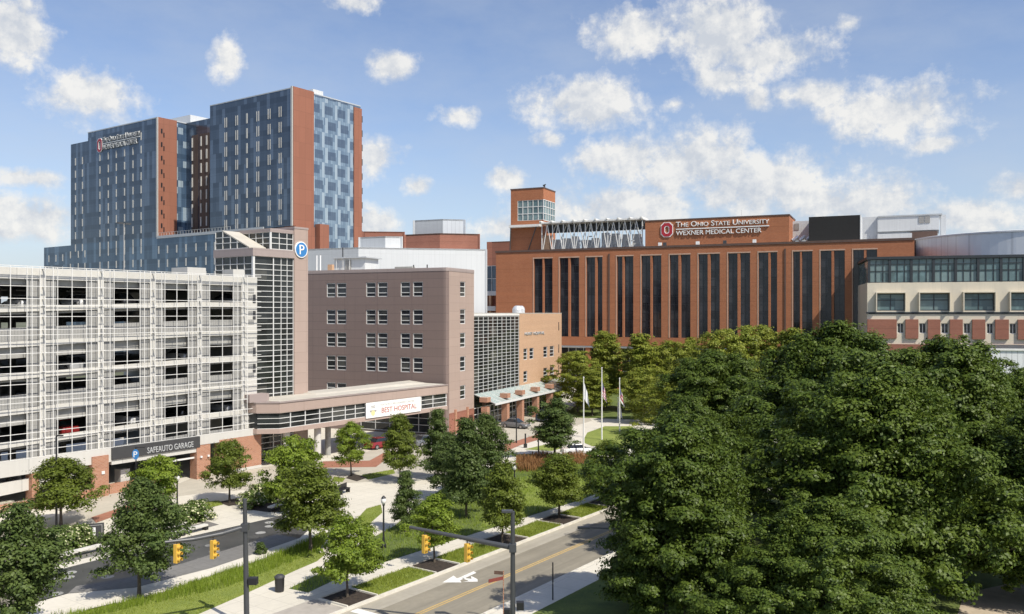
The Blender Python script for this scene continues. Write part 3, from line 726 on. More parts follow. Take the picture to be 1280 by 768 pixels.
# ------------------------------------------------------------------ cars
def make_car(name, paint, label, L_=4.6, tall=0.0, group='cars about the hospital'):
    e = empty(name, (0,0,0), 0, label, 'car', group)
    def sect(x, w, z0, z1, k=.88): return [(x,-w,z0),(x,w,z0),(x,w*1.02,(z0+z1)/2),(x,w*k,z1),(x,-w*k,z1),(x,-w*1.02,(z0+z1)/2)]
    h = L_/2; t = tall
    ss = [sect(-h,.72,.38,.72+t), sect(-h+.12,.86,.24,.90+t), sect(-h+1.0,.90,.22,.98+t), sect(.35,.91,.22,.95+t), sect(h-.9,.90,.22,.86+t*.8), sect(h-.15,.82,.26,.70+t*.6), sect(h,.66,.36,.58+t*.5)]
    vs = [p for s_ in ss for p in s_]; fs = []
    for a in range(len(ss)-1):
        for i in range(6): fs.append((a*6+i, (a+1)*6+i, (a+1)*6+(i+1)%6, a*6+(i+1)%6))
    fs += [tuple(range(5,-1,-1)), tuple(range((len(ss)-1)*6, len(ss)*6))]
    m = MB().add(vs, fs); m.build('body', paint, e, smooth=False, bevel=.04)
    r = MB(); zb = .93+t; zt = 1.43+t*1.2
    r.hexa([(-h+.75,-.78,zb),(1.0,-.78,zb),(1.0,.78,zb),(-h+.75,.78,zb)], [(-h+1.25,-.60,zt),(.15,-.60,zt),(.15,.60,zt),(-h+1.25,.60,zt)])
    g = r.build('cabin_glass', M['carglass'], e, bevel=.03)
    MB().hexa([(-h+1.2,-.62,zt-.03),(.2,-.62,zt-.03),(.2,.62,zt-.03),(-h+1.2,.62,zt-.03)], [(-h+1.3,-.56,zt+.03),(.08,-.56,zt+.03),(.08,.56,zt+.03),(-h+1.3,.56,zt+.03)]).build('roof', paint, e, bevel=.02)
    for x in (-h+.85, h-.9):
        for y in (-.84, .84):
            s_ = 1 if y > 0 else -1
            w = MB().tube((x,y-.11*s_,.33),(x,y+.11*s_,.33),.33,n=16).build('wheel', M['tyre'], e)
            MB().tube((x,y+.08*s_,.33),(x,y+.125*s_,.33),.2,n=12).build('rim', M['rim'], w)
    for y in (-.58,.58): MB().box(h-.14,h-.01,y-.17,y+.17,.52+t*.5,.64+t*.5).build('headlight', M['headlight'], e)
    return e
def carpaint(name, c): 
    m = plain(name, c, .25, metal=.2, var=.03); m.node_tree.nodes['Principled BSDF'].inputs['Coat Weight'].default_value = .6; return m
PC = {k: carpaint(k+'_car_paint', c) for k, c in dict(black=(.02,.02,.022), silver=(.45,.46,.47), white=(.7,.7,.69), red=(.24,.02,.02), grey=(.14,.145,.15), blue=(.03,.05,.10)).items()}
cars = {}
def put_car(kind, x, y, z, rz, label, group='cars about the hospital', tall=0.0, name='parked_car'):
    key = (kind, tall)
    if key not in cars: c = cars[key] = make_car(name, PC[kind], label, 4.6+tall, tall, group)
    else: c = copy_tree(cars[key])
    c.location = (x, y, z); c.rotation_euler = (0, 0, rz); c['label'] = label; c['group'] = group
    return c
p = at(645, 535); put_car('grey', p.x, p.y, .01, R(-32), 'grey car with a shiny roof driving round the loop before the tan wing')
p = at(683, 526); put_car('blue', p.x, p.y, .01, R(60), 'dark blue van waiting by the brick columns of the entrance canopy', tall=.3)
p = at(724, 569); put_car('white', p.x, p.y, .01, R(10), 'white car half hidden by trees below the flagpole lawn')
p = at(476, 560); put_car('red', p.x, p.y, .01, R(50), 'red car standing under the walkway left of the brown building')
p = at(534, 557); put_car('grey', p.x, p.y, .01, R(40), 'grey car in the shade below the end of the walkway')

# ------------------------------------------------------------------ parking garage
G = Fr((-29.8, 101.4), SR)
gar = G.root('parking_garage', 'white open parking garage with a thin steel screen and brick piers at street level', 'parking garage')
XL = -44.0; T0 = 22.15; UN = 6.17; ZB = 4.68
def lev(mb, x0, x1, y0, y1, z0, z1, slope=True):
    """a level piece: flat near the right end, ramping down towards the left"""
    if not slope: mb.box(x0, x1, y0, y1, z0, z1); return
    xm = -8.0
    if x1 > xm: mb.box(max(x0, xm), x1, y0, y1, z0, z1)
    if x0 < xm:
        xb = min(x1, xm); d0 = .031*(x0-xm); d1 = .031*(xb-xm)
        mb.hexa([(x0,y0,z0+d0),(xb,y0,z0+d1),(xb,y1,z0+d1),(x0,y1,z0+d0)], [(x0,y0,z1+d0),(xb,y0,z1+d1),(xb,y1,z1+d1),(x0,y1,z1+d0)])
colx = [G.lx(p_) for p_ in (53, 126, 190.5, 249, 304)]
colx = [colx[0]-(colx[1]-colx[0])*1.02] + colx
for k in range(3):
    T_ = T0 - UN*k; B_ = T_ - 2.95
    m = MB(); lev(m, XL, 0, 0, .35, T_-(1.0 if k == 0 else .5), T_, k > 0); m.build('spandrel', M['precast'], gar)
    m = MB(); lev(m, XL, -.1, .5, .9, T_-1.55, T_-(1.003 if k == 0 else .503), k > 0); m.build('deck_beam', M['beamgrey'], gar)
    m = MB(); lev(m, XL, -.1, .9, 26, T_-1.5, T_-1.15, k > 0); m.build('deck', M['slab'], gar)
    m = MB(); lev(m, XL, 0, 0, .35, B_-.5, B_); m.build('spandrel', M['precast'], gar)
    m = MB(); lev(m, XL, -.1, .36, 26, B_-.75, B_-.42); m.build('deck', M['slab'], gar)
    m = MB(); lev(m, XL, -.1, .22, .30, T_-UN+.003, T_-UN+1.25); m.build('mesh_guard', M['meshgrey'], gar)
for x in colx:
    MB().box(x-.28, x+.28, -.06, .75, 0 if x > -12 else 2.9, T0-.2).build('column', M['precast'], gar)
for i, x in enumerate(colx):
    m = MB()
    for k in range(3):
        T_ = T0-UN*k; sl = lambda z: z
        for (a, b) in ((x-1.35, x-.33), (x+.33, x+1.35)):
            if b > -.1: b = -.1
            lev(m, a, b, .12, .18, max(ZB, T_-UN+.0), T_-.5)
    m.build('mesh_panel', M['meshgrey'], gar)
MB().box(-1.9,-.0,.02,.5,ZB,T0-.2).build('end_wall', M['precast'], gar)
# small louvred openings on the end wall
m = MB()
for k in range(3):
    for dz in (1.3, 2.1, 3.9, 4.9):
        m.box(-1.25,-.45,-.02,.02-.001,T0-UN*k-dz-.55,T0-UN*k-dz)
m.build('louvre', M['meshgrey'], gar)
m = MB()
for k in range(3):
    for dz in (2.0, 3.9): m.box(-.62,-.22,-.03,.01,T0-UN*k-dz-1.0,T0-UN*k-dz)
m.build('dark_slot', M['charcoal'], gar)
MB().box(-.45,-.002,.5,27,0,T0-.3).build('side_wall', M['precast'], gar)
for k in range(7): MB().box(XL,-.45,26,26.4,T0-2.2-3.085*k,T0-.1-3.085*k if k else T0-.3).build('rear_spandrel', M['slab'], gar)
MB().box(XL-.4,XL,.5,26,0,T0-.3).build('side_wall', M['precast'], gar)
m = MB()
for x in colx:
    for y in (9, 18): m.box(x-.3,x+.3,y-.3,y+.3,0,T0-1.5)
m.build('inner_column', M['slab'], gar)
# steel screen
m = MB(); t_ = .025
vpx = [13,33.6,40,50,56.5,66.4,72,90,108,114,122.5,128.5,137.5,142.5,159,175,180.5,188,194,202,206,221,235.5,240,247,252,262,278,292,297,303.5,309]
vx = [G.lx(p_, -.7) for p_ in vpx]; vx += [vx[0]-2.2*i for i in range(1,6)]
for x in vx: m.box(x-t_, x+t_, -.74, -.67, ZB, T0+.15)
zz = []
for k in range(3):
    for o in (0, 1.68, 2.82, 3.43, 4.48, 5.68): zz.append(T0 - UN*k - o)
zz = [z for z in zz if z > ZB+.3] + [T0+.15, ZB]
for z in zz: m.box(XL, .0, -.735, -.675, z-t_, z+t_)
for x in colx:
    for z in zz[:-2]: m.box(x-.06, x+.06, -.67, -.06, z-.05, z+.05)
m.build('steel_screen', M['steelwhite'], gar)
# street level
e1 = G.lx(134); e2 = G.lx(243.5)
MB().box(XL, e1-.01, -.72, .0, 3.25, ZB-.02).build('fascia_band', M['precast'], gar)
MB().box(e2+.01, 0, -.72, .0, 3.65, ZB-.02).build('fascia_band', M['precast'], gar)
MB().box(e1, e2, -.95, .0, 3.45, ZB-.06).build('sign_board', M['charcoal'], gar)
MB().box(e1, e2, -.80, -.1, 2.95, 3.42).build('beam', M['precast'], gar)
m = MB(); m.hexa([(XL,-.3,.75),(e1-1.9,-.3,2.0),(e1-1.9,-.02,2.0),(XL,-.02,.75)], [(XL,-.3,2.15),(e1-1.9,-.3,3.0),(e1-1.9,-.02,3.0),(XL,-.02,2.15)]); m.build('ramp_wall', M['precast'], gar)
b1 = G.lx(116); m = MB().box(b1-2.2, b1-1.7, -.35,.3,0,3.23)
m = MB().box(XL, b1-.02, -.40, 0, 0, .78); m.build('base_wall', M['garagebrick'], gar)
MB().box(e1+.02, G.lx(200), -.40, 0, 0, .95).build('base_wall', M['garagebrick'], gar)
for a, b, top in ((40,49,3.2),(115.5,136,4.0),(246,263,3.6)):
    MB().box(G.lx(a,-.9), G.lx(b,-.9), -.9, .3, 0, top).build('brick_pier', M['garagebrick'], gar)
c0 = G.lx(274,-.7); MB().box(c0, 0, -.74, .2, 0, 3.9).build('brick_wall', M['garagebrick'], gar)
MB().box(c0, 0, -.78, -.72, 0, .35).build('plinth', M['precast'], gar)
MB().box(e2-5.2, e2-.4, -.5, -.4, 2.25, 2.42).build('height_bar', M['steelwhite'], gar)
m = MB().box(G.lx(244.7,2), G.lx(245.7,2), 1.5, 2.6, 0, 2.3); m.build('ticket_booth', M['precast'], gar); MB().box(e1+1.6,e1+2.6,.3,1.4,0,2.1).build('ticket_booth', M['precast'], gar)
for a in (250,259): MB().box(G.lx(a,-.93), G.lx(a,-.93)+.22, -1.08, -.9, 2.3, 2.5).build('wall_light', M['steelwhite'], gar)
m = MB().box(G.lx(127,-.93), G.lx(127,-.93)+.3, -1.0, -.9, 2.2, 2.5).build('wall_light', M['steelwhite'], gar)
MB().box(-7.2,-4.8, 3, 6, T0-1.1, T0+1.0).build('stair_head', M['precast'], gar)
MB().box(-2.6,-1.0, 1, 3, T0-1.1, T0+.9).build('stair_head', M['precast'], gar)
gs_ = G.root('garage_sign', 'silver lettering on the dark board above the garage entrance', 'sign')
text_mesh('lettering', 'SAFEAUTO GARAGE', M['lettersilver'], gs_, G.lx(184,-.97), 3.6, G.lx(241.5,-.97)-G.lx(184,-.97), .60, -.955, .08)
lp = G.root('roof_lamp', 'tall twin-headed lamp standing on the garage roof', 'lamp')
lx_ = G.lx(155, 6); MB().tube((lx_,6,T0-1.15),(lx_,6,T0+5.6),.05,.04).build('pole', M['lettergrey'], lp)
for s_ in (-1,1): MB().box(lx_+s_*.1,lx_+s_*.75,5.85,6.15,T0+5.5,T0+5.68).build('lamp_head', M['polegrey'], lp)
# cars on the decks
decks = {}
gc = 'cars parked inside the garage'
cl = [('red',75,2,True,'red car seen through the lowest wide opening of the garage, second bay from the left'),('silver',20,1,False,'silver car in the middle of the left bay, third opening row from the top'),
      ('white',96,0,True,'white car in the top opening row, second bay from the left'),('black',150,0,True,'black car in the top opening row, third bay'),
      ('silver',224,1,True,'silver car in the middle row of the fourth bay'),('grey',282,0,True,'grey car in the top opening row beside the end wall'),
      ('white',160,2,True,'white car in the lowest wide opening of the third bay'),('grey',30,2,False,'grey car low in the left bay'),
      ('white',25,0,True,'white car in the top opening row of the left bay'),('silver',278,2,True,'silver car in the lowest wide opening beside the end wall'),
      ('red',160,0,False,'red car just under the second white band, third bay'),('black',222,2,True,'black car in the lowest wide opening of the fourth bay'),('silver',85,1,True,'silver car in the middle wide opening, second bay')]
for kind, px, k, a, lb in cl:
    x = G.lx(px, 3.4); T_ = T0-UN*k; zz_ = (T_-2.95-.42 if a else T_-UN-1.15) ; zz_ += .031*min(0, x+8)
    w_ = G.w(x, 3.5); put_car(kind, w_.x, w_.y, zz_, G.ang+R(90+random.uniform(-2,2)), lb, gc)

# ------------------------------------------------------------------ glass lobby tower beside the garage
LT = Fr(G.w(1.5, 2.6), SR)
lt = LT.root('lobby_tower', 'dark glass stair tower with white mullions, pinkish pier and sloping cream skylight', 'building')
xg = LT.lx(367); xe = LT.lx(384); yd = LT.ly(269)
zc = LT.z(310); zc0 = zc-.95; xu = LT.lx(339); zu = 28.4
MB().box(.05, xg, .1, yd, 0, zc0).build('glass_wall', M['lobbyglass'], lt)
us = [.07] + [LT.lx(a) for a in (341.7, 351.5, 359, 366.6)]
zs = [0.2]; 
while zs[-1] < zc0-.4: zs.append(zs[-1]+.66)
zs[-1] = zc0
m = MB(); grid_bars(m, us, zs, .0, .1, .07); m.box(us[1]-.07,us[1]+.07,-.03,.0,.2,zc0); m.build('mullions', M['mullion'], lt)
ys = [LT.ly(a) for a in (316.5,305.5,296.5,288,278.5,269.5)]
m = MB(); grid_bars(m, ys, zs, -.05, .048, .07, 'y'); m.build('mullions', M['mullion'], lt)
MB().box(-.12,.16,-.12,.16,0,zc0).build('corner_post', M['mullion'], lt)
MB().box(-.2, xg, -.2, yd+.1, zc0, zc).build('cornice', M['browntop'], lt)
MB().box(xu, xg, .15, yd-.2, zc, zu-.45).build('upper_glass', M['lobbyglass'], lt)
m = MB(); grid_bars(m, [xu+.05, LT.lx(349,.1), LT.lx(358.5,.1), xg-.05], [zc+.05,zc+.75,zc+1.45,zu-.45], .06,.15,.08); m.box(xu-.12,xu+.1,.03,.2,zc,zu-.44)
grid_bars(m, [.2,1.5,2.8,4.1,5.4,yd-.3], [zc+.05,zc+.75,zc+1.45,zu-.45], xu-.09, xu-.0, .08, 'y'); m.build('mullions', M['mullion'], lt)
MB().box(xu-.15, xg, 0, yd, zu-.447, zu).build('cornice', M['browntop'], lt)
zr = zc+2.25
m = MB(); m.add([(.05,.9,zc),(.05,yd,zc),(.05,yd,zr),(.05,yd-1.4,zr),(xu-.1,.9,zc),(xu-.1,yd,zc),(xu-.1,yd,zr),(xu-.1,yd-1.4,zr)],[(0,1,2,3),(7,6,5,4),(1,5,6,2),(0,4,5,1)]); m.build('gable_glass', M['lobbyglass'], lt)
m = MB(); m.hexa([(0,.75,zc+.01),(xu-.16,.75,zc+.01),(xu-.16,yd-1.4,zr),(0,yd-1.4,zr)],[(0,.75,zc+.16),(xu-.16,.75,zc+.16),(xu-.16,yd-1.4,zr+.15),(0,yd-1.4,zr+.15)]); m.build('skylight_roof', M['roofwhite'], lt)
m = MB()
for z in (zc+.05, zc+.8, zc+1.5):
    y0 = .9+(z-zc)/2.25*(yd-2.3); m.box(-.03,.045,y0,yd,z-.04,z+.04)
for y in ys[2:]: m.box(-.04,.04,y-.04,y+.04,zc,zc+min(2.2,max(.1,(y-.9)/(yd-2.3)*2.25)))
m.build('gable_mullions', M['mullion'], lt)
MB().box(xg, xe, -.15, yd+2, 0, LT.z(286, xg)).build('pier', M['pink'], lt)
MB().box(xg-.05, xe+.05, -.2, yd+2.1, LT.z(286, xg), LT.z(284, xg)+.05).build('coping', M['browntop'], lt)
ps = LT.root('parking_sign', 'round blue disc with a white letter P on the pinkish pier', 'sign')
pcx = (xg+xe)/2-.1; pz = LT.z(312.5, pcx); rr = .92
def disc(mb, cx, cz, r, y0, y1, n=28, sx=1.0):
    a = [(cx+r*sx*math.cos(2*math.pi*i/n), cz+r*math.sin(2*math.pi*i/n)) for i in range(n)]
    mb.add([(p_[0],y0,p_[1]) for p_ in a]+[(p_[0],y1,p_[1]) for p_ in a], [tuple(range(n)), tuple(range(2*n-1,n-1,-1))]+[(i,n+i,n+(i+1)%n,(i+1)%n) for i in range(n)])
m = MB(); disc(m, pcx, pz, rr*1.12, -.3, -.15); m.build('rim', M['letterwhite'], ps)
m = MB(); disc(m, pcx, pz, rr*.98, -.33, -.301); m.build('face', M['signblue'], ps)
text_mesh('letter', 'P', M['letterwhite'], ps, pcx-.36, pz-.6, .78, 1.2, -.331, .05)

# ------------------------------------------------------------------ elevated walkway
W = Fr(G.w(0,0)+SN*3.0, SR)
wk = W.root('elevated_walkway', 'enclosed walkway on pillars joining the glass tower and the brown building', 'walkway')
xa = W.lx(349); xb = W.lx(558); zt = 7.6; zg1 = 6.45; zg0 = 4.62; zb = 4.07; dp = 6.8
ch = 1.6
def wplan(o): return [(xa-o*.5, -o), (xb, -o), (xb, dp), (xa-ch-1.2, dp), (xa-ch-o, ch*1.1)]
MB().prism(wplan(.25), zg1, zt).build('fascia', M['pink'], wk)
MB().prism(wplan(.35), zt, zt+.10).build('coping', M['browntop'], wk)
MB().prism([(xa+.3,.3),(xb-.1,.3),(xb-.1,dp-.1),(xa-ch,dp-.1)], zt+.1, zt+.14).build('roof', M['roofwhite'], wk)
m = MB(); x3 = W.lx(395,3); m.hexa([(x3,3,zt+.14),(xb-.4,3,zt+.14),(xb-.4,dp,zt+.14),(x3,dp,zt+.14)],[(x3+.5,3.6,zt+.25),(xb-3.5,3.6,zt+.42),(xb-.4,dp,zt+.40),(x3,dp,zt+.25)]); m.build('roof_hood', M['roofwhite'], wk)
MB().prism(wplan(0), zg0, zg1).build('glass_band', M['lobbyglass'], wk)
MB().prism(wplan(.2), zb, zg0).build('base_band', M['pink'], wk)
m = MB(); gx = [W.lx(a,-.06) for a in (363,381.5,399.5,415.5,431.5,444,456.8)]+[W.lx(a,-.06) for a in (526.5,541,557.5)]
zz2 = [zg0+.02, zg0+.6, zg0+1.2, zg1-.02]
for x in gx: m.box(x-.05,x+.05,-.10,-.0,zg0,zg1)
for z in zz2: m.box(xa,xb,-.094,-.004,z-.035,z+.035)
for z in zz2: m.hexa([(xa-ch-.1,ch*1.1,z-.03),(xa,-.09,z-.03),(xa,0,z-.03),(xa-ch,ch*1.1+.02,z-.03)],[(xa-ch-.1,ch*1.1,z+.03),(xa,-.09,z+.03),(xa,0,z+.03),(xa-ch,ch*1.1+.02,z+.03)])
m.build('mullions', M['mullion'], wk)
for a, y, r in ((397,.9,.42),(410,2.6,.36),(358,.9,.4),(540,.9,.42)):
    MB().tube((W.lx(a,y),y,0),(W.lx(a,y),y,zb),r,r,20).build('pillar', M['precast' if a != 410 else 'beamgrey'], wk)
MB().box(xa-2.6, xa+.2, 2.0, 3.4, zt+.1, zt+1.0).build('roof_box', M['browntop'], wk)
bn = W.root('banner', 'long white banner reading BEST HOSPITAL hung on the walkway glass', 'banner')
bx0 = W.lx(457.3,-.3); bx1 = W.lx(525.6,-.3); bz0 = 4.42; bz1 = 6.42
MB().box(bx0,bx1,-.34,-.30,bz0,bz1).build('cloth', M['banner'], bn)
bw = bx1-bx0
text_mesh('lettering', 'BEST HOSPITAL', M['letterred'], bn, bx0+bw*.27, bz0+.48, bw*.65, .68, -.342, .02)
text_mesh('small_lettering', "NATION'S", M['lettergrey'], bn, bx0+bw*.25, bz1-.58, bw*.20, .26, -.342, .015)
text_mesh('small_lettering', 'RECOGNIZED CENTER', M['lettergrey'], bn, bx0+bw*.47, bz1-.58, bw*.40, .26, -.342, .015)
ec = bx0+bw*.12; m = MB()
m.box(ec-.35,ec+.35,-.36,-.342,bz1-.55,bz1-.42); m.box(ec-.35,ec+.35,-.36,-.342,bz1-.75,bz1-.65); m.box(ec-.62,ec+.62,-.36,-.342,bz0+.75,bz0+1.0)
e_ = m.build('emblem', M['lettergrey'], bn); m = MB(); disc(m, ec, bz0+.62, .36, -.362, -.343, 20); m.build('medal', plain('pale_gold', (.62,.58,.30), .5), e_)

# ------------------------------------------------------------------ brown panelled building
BX = Vector((.914,-.406)); BY = Vector((.406,.914))
BR = Fr((-9.49, 127.0), BX)
br = BR.root('panelled_clinic', 'brown metal-panelled block with paired ribbon windows and a rounded sunlit corner', 'building')
zt = BR.z(334.4); xl = BR.lx(372); ye = BR.ly(592.5)
def zfit(px, py, y=0): return BR.z(py, BR.lx(px, y), y)
colsA = [(408.2,419.2),(420.8,432.8),(457.4,469.4),(472,484.3),(500.6,512.6),(516,528.5)]
rowsA = [(353.4,371.3),(387.4,405.6),(416.2,434.3),(445.8,464),(480.2,499)]
cols = [(BR.lx(a), BR.lx(b)) for a, b in colsA]
rows = [(zfit(460,b), zfit(460,a)) for a, b in rowsA]
m = MB(); punched(m, xl, -.6, 0, zt-.5, cols, rows, 0, .4)
m.prism([(-.6,0),(-.25,.06),(-.06,.25),(0,.6),(-.4,.6),(-.4,.4),(-.6,.4)], 0, zt-.5)
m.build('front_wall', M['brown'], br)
ry = [(BR.ly(575.2), BR.ly(581.8))]
rrz = [(BR.z(b,0,ry[0][0]), BR.z(a,0,ry[0][0])) for a, b in ((352,371),(386.6,405.2),(416.3,434.7),(446,464.5),(482.5,499.7))]
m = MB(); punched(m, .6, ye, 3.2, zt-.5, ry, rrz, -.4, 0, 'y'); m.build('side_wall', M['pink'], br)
MB().box(-.4,.03,.6,ye,0,3.2).build('brick_base', M['darkbrick'], br)
MB().box(xl,-.4,ye-.3,ye,0,zt-.5).build('back_wall', M['brown'], br)
MB().prism([(xl,-.05),(-.6,-.05),(-.2,.02),(.03,.25),(.05,.6),(.05,ye),(xl,ye)], zt-.5, zt).build('parapet', M['browntop'], br)
MB().prism([(xl,.3),(-.8,.3),(-.4,.6),(-.4,ye-.3),(xl,ye-.3)], zt, zt+.02).build('roof', M['rooftan'], br)
def window(parent, a0, a1, z0, z1, t, bars, axis='x', glass='winglass', fr='mullion', sgn=1, w=.09, vbars=()):
    """glass set back in its opening with its frame as a sub-part"""
    m = MB(); 
    if axis == 'x': m.box(a0,a1,t+.0,t+.05,z0,z1)
    else: m.box(t-.05,t,a0,a1,z0,z1)
    g = m.build('window', M[glass], parent)
    m = MB(); zs_ = [z0+w/2]+[z0+(z1-z0)*b_ for b_ in bars]+[z1-w/2]; us_ = [a0+w/2]+[a0+(a1-a0)*b_ for b_ in vbars]+[a1-w/2]
    if axis == 'x': grid_bars(m, us_, zs_, t-.07, t-.002, w)
    else: grid_bars(m, us_, zs_, t+.002, t+.07, w, 'y')
    m.build('frame', M[fr], g)
for (a, b) in cols:
    for (c, d) in rows: window(br, a, b, c, d, .16, (.27,.66), w=.11)
for (c, d) in rrz: window(br, ry[0][0], ry[0][1], c, d, -.14, (.27,.66), 'y', w=.11)
for y in (ye*.25, ye*.7): MB().box(-.0,.22,y,y+.5,0,3.6).build('brick_post', M['garagebrick'], br)
# ground floor glazing under the walkway
MB().box(BR.lx(452), BR.lx(548), -.12, -.02, .3, 4.4).build('entrance_glass', M['lobbyglass'], br)
m = MB(); grid_bars(m, [BR.lx(a) for a in (452,470,488,506,524,540,548)], [.3,1.4,2.4,3.4,4.4], -.2, -.12, .09); m.build('entrance_mullions', M['mullion'], br)
# roof plant of the brown building
pr = BR.root('roof_plantroom', 'pale plant room with an overhanging roof on the brown building', 'plant room')
x0, x1, x2 = BR.lx(418,6), BR.lx(456,6), BR.lx(472,12)
MB().box(x0, x1, 6, 10, zt-.1, zt+2.2).build('wall', M['whiteclad'], pr)
MB().box(x0-.3, x1+.6, 5.5, 10.2, zt+2.2, zt+2.4).build('roof', M['greyshade_clad'], pr)
MB().box(x0+2.2, x0+3.3, 5.9, 6.0, zt, zt+1.9).build('louvre', M['meshgrey'], pr)
for i in range(3): MB().box(x0+.6+i*1.3, x0+.68+i*1.3, 5.6,5.68, zt, zt+2.2).build('post', M['mullion'], pr)
pd = BR.root('roof_access_door', 'tan door box on the brown roof left of the plant room', 'door')
MB().box(BR.lx(409.5,4), BR.lx(415,4), 4, 4.6, zt, zt+1.15).build('door', M['tan'], pd)
for i, (a, y, h, lb) in enumerate(((396,3,2.6,'thin white mast at the left end of the brown roof'),(400.5,3,2.6,'second thin white mast beside the first on the brown roof'),(517,5,.8,'short vent pipe on the brown roof right of the plant room'),(534,5,.8,'rightmost short vent pipe on the brown roof'),(428.5,8,4.2,'dark exhaust stack behind the plant room'))):
    q = BR.w(BR.lx(a,y), y); e_ = MB().tube((0,0,zt-.1),(0,0,zt+h),.1,.1,10).build('vent_pipe', M['letterwhite' if a < 420 else 'polegrey'])
    e_.location = (q.x,q.y,0); tag(e_, lb, 'pipe')
e_ = MB().box(-1.6,1.6,-.4,.4,zt,zt+.55).build('roof_railing_box', M['beamgrey']); q = BR.w(BR.lx(506,5),5); e_.location=(q.x,q.y,0); e_.rotation_euler.z=BR.ang; tag(e_,'low grey roof unit near the corner of the brown building','roof unit')

# ------------------------------------------------------------------ wing with white grid glazing and tan brick
WG = Fr(BR.w(0, ye), BY, -BX)      # local x runs away along the face, local y into the building (left)
wg = empty('tan_wing', (WG.P.x, WG.P.y, 0), WG.ang, 'low wing of dark gridded glass and tan brick with a pale canopy', 'building')
zt = 17.9; xg = WG.lx(649.3); xe = WG.lx(702)
MB().box(.05, xg-.05, .15, 18, 3.2, zt-.35).build('glass_wall', M['lobbyglass'], wg)
nx = 10; m = MB(); us = [xg*(i/nx) for i in range(nx+1)]; us[0] = .08; us[-1] = xg-.08
zs = [5.3+ (zt-.5-5.3)*i/22 for i in range(23)]
grid_bars(m, us, zs, .06, .14, .058); m.build('mullions', M['mullion'], wg)
MB().box(0, xg, .0, 18.2, zt-.35, zt).build('coping', M['steelwhite'], wg)
tc = [(654.4,659.3),(662,667.2),(679.3,684.4),(687.3,692.6)]
cols = [(WG.lx(a), WG.lx(b)) for a, b in tc]
zr1 = (WG.z(449.7, WG.lx(660)), WG.z(435.6, WG.lx(660))); zr2 = (WG.z(478, WG.lx(657)), WG.z(464, WG.lx(657)))
m = MB(); punched(m, xg, xe, 3.2, zt-.02, [cols[0], cols[2], cols[3]], [zr2, zr1], 0, .4)
m2 = MB()
# second column has only the upper window: build its strip on its own
m = MB()
punched(m, xg, cols[0][1], 3.2, zt-.02, [cols[0]], [zr2, zr1], 0, .4)
punched(m, cols[0][1], cols[1][1], 3.2, zt-.02, [cols[1]], [zr1], 0, .4)
punched(m, cols[1][1], xe, 3.2, zt-.02, cols[2:], [zr2, zr1], 0, .4)
m.build('brick_wall', M['tan'], wg)
MB().box(xg,xe+.02,-.03,18.2,zt,zt+.12).build('coping', M['roofwhite'], wg)
MB().box(xe-.4,xe,.4,18,0,zt-.02).build('end_wall', M['tan'], wg)
MB().box(xg,xe-.4,.4,18,zt-.5,zt-.1).build('roof', M['rooftan'], wg)
for i, (a, b) in enumerate(cols):
    for (c, d) in ([zr1] if i == 1 else [zr1, zr2]): window(wg, a, b, c, d, .16, (.33,.66), w=.10)
for z in (6.2, 10.3, 14.6): MB().box(WG.lx(698),WG.lx(698)+.35,-.02,.02,z,z+1.6).build('slit', M['winglass'], wg)
MB().box(.0,xe,.1,.5,0,3.2).build('ground_floor_glass', M['lobbyglass'], wg)
m = MB(); grid_bars(m, [xe*i/26 for i in range(27)], [.1,1.1,2.1,3.1], .0, .09, .10); m.build('ground_floor_mullions', M['mullion'], wg)
# canopy: sloping pale glass, brick posts with brick caps
cz0, cz1, cd = 5.35, 4.05, -3.6
m = MB(); m.hexa([(.0,-.02,cz0-.12),(0,cd,cz1-.12),(xe,cd,cz1-.12),(xe,-.02,cz0-.12)][::-1], [(.0,-.02,cz0),(0,cd,cz1),(xe,cd,cz1),(xe,-.02,cz0)][::-1]); m.build('canopy_roof', M['canopyglass'], wg)
m = MB(); m.box(0,xe,cd-.12,cd,cz1-.30,cz1+.03)
for i in range(18): 
    x = xe*i/17; m.hexa([(x-.05,cd,cz1),(x+.05,cd,cz1),(x+.05,-.03,cz0),(x-.05,-.03,cz0)],[(x-.05,cd,cz1+.07),(x+.05,cd,cz1+.07),(x+.05,-.03,cz0+.07),(x-.05,-.03,cz0+.07)])
m.build('canopy_frame', M['mullion'], wg)
for a in (609,634,652.5,671.5,689):
    x = WG.lx(a, cd+.3)
    MB().box(x-.45,x+.45,cd+.1,cd+1.1,0,cz1-.32).build('brick_post', M['garagebrick'], wg)
    MB().box(x-.62,x+.62,cd+.0,cd+1.3,cz1+.42,cz1+1.15).build('post_cap', M['garagebrick'], wg)
ws = empty('wing_sign', (WG.P.x, WG.P.y, 0), WG.ang, 'small silver lettering high on the tan brick wall', 'sign')
text_mesh('lettering', 'HEART HOSPITAL', M['lettersilver'], ws, WG.lx(655.5), WG.z(418.5, WG.lx(667)), WG.lx(680)-WG.lx(655.5), .50, -.02, .12)
for i,(a,y,r,lb) in enumerate(((647,6,1.0,'round silver duct on the roof of the tan wing'),(651,6.5,.8,'second silver duct on the roof of the tan wing'))):
    q = WG.w(WG.lx(a,y),y); e_ = MB().lathe([(r,0),(r,.9),(r*.8,1.35),(r*.4,1.6)],16).build('roof_fan', M['silver']); e_.location=(q.x,q.y,zt-.1); tag(e_,lb,'fan')

# ------------------------------------------------------------------ pale clad building behind
def hexwall(mb, pts, z0, z1): mb.prism(pts, z0, z1)
WB = Fr((-192*175/F, 175), (.978,.2095), (-.2095,.978))
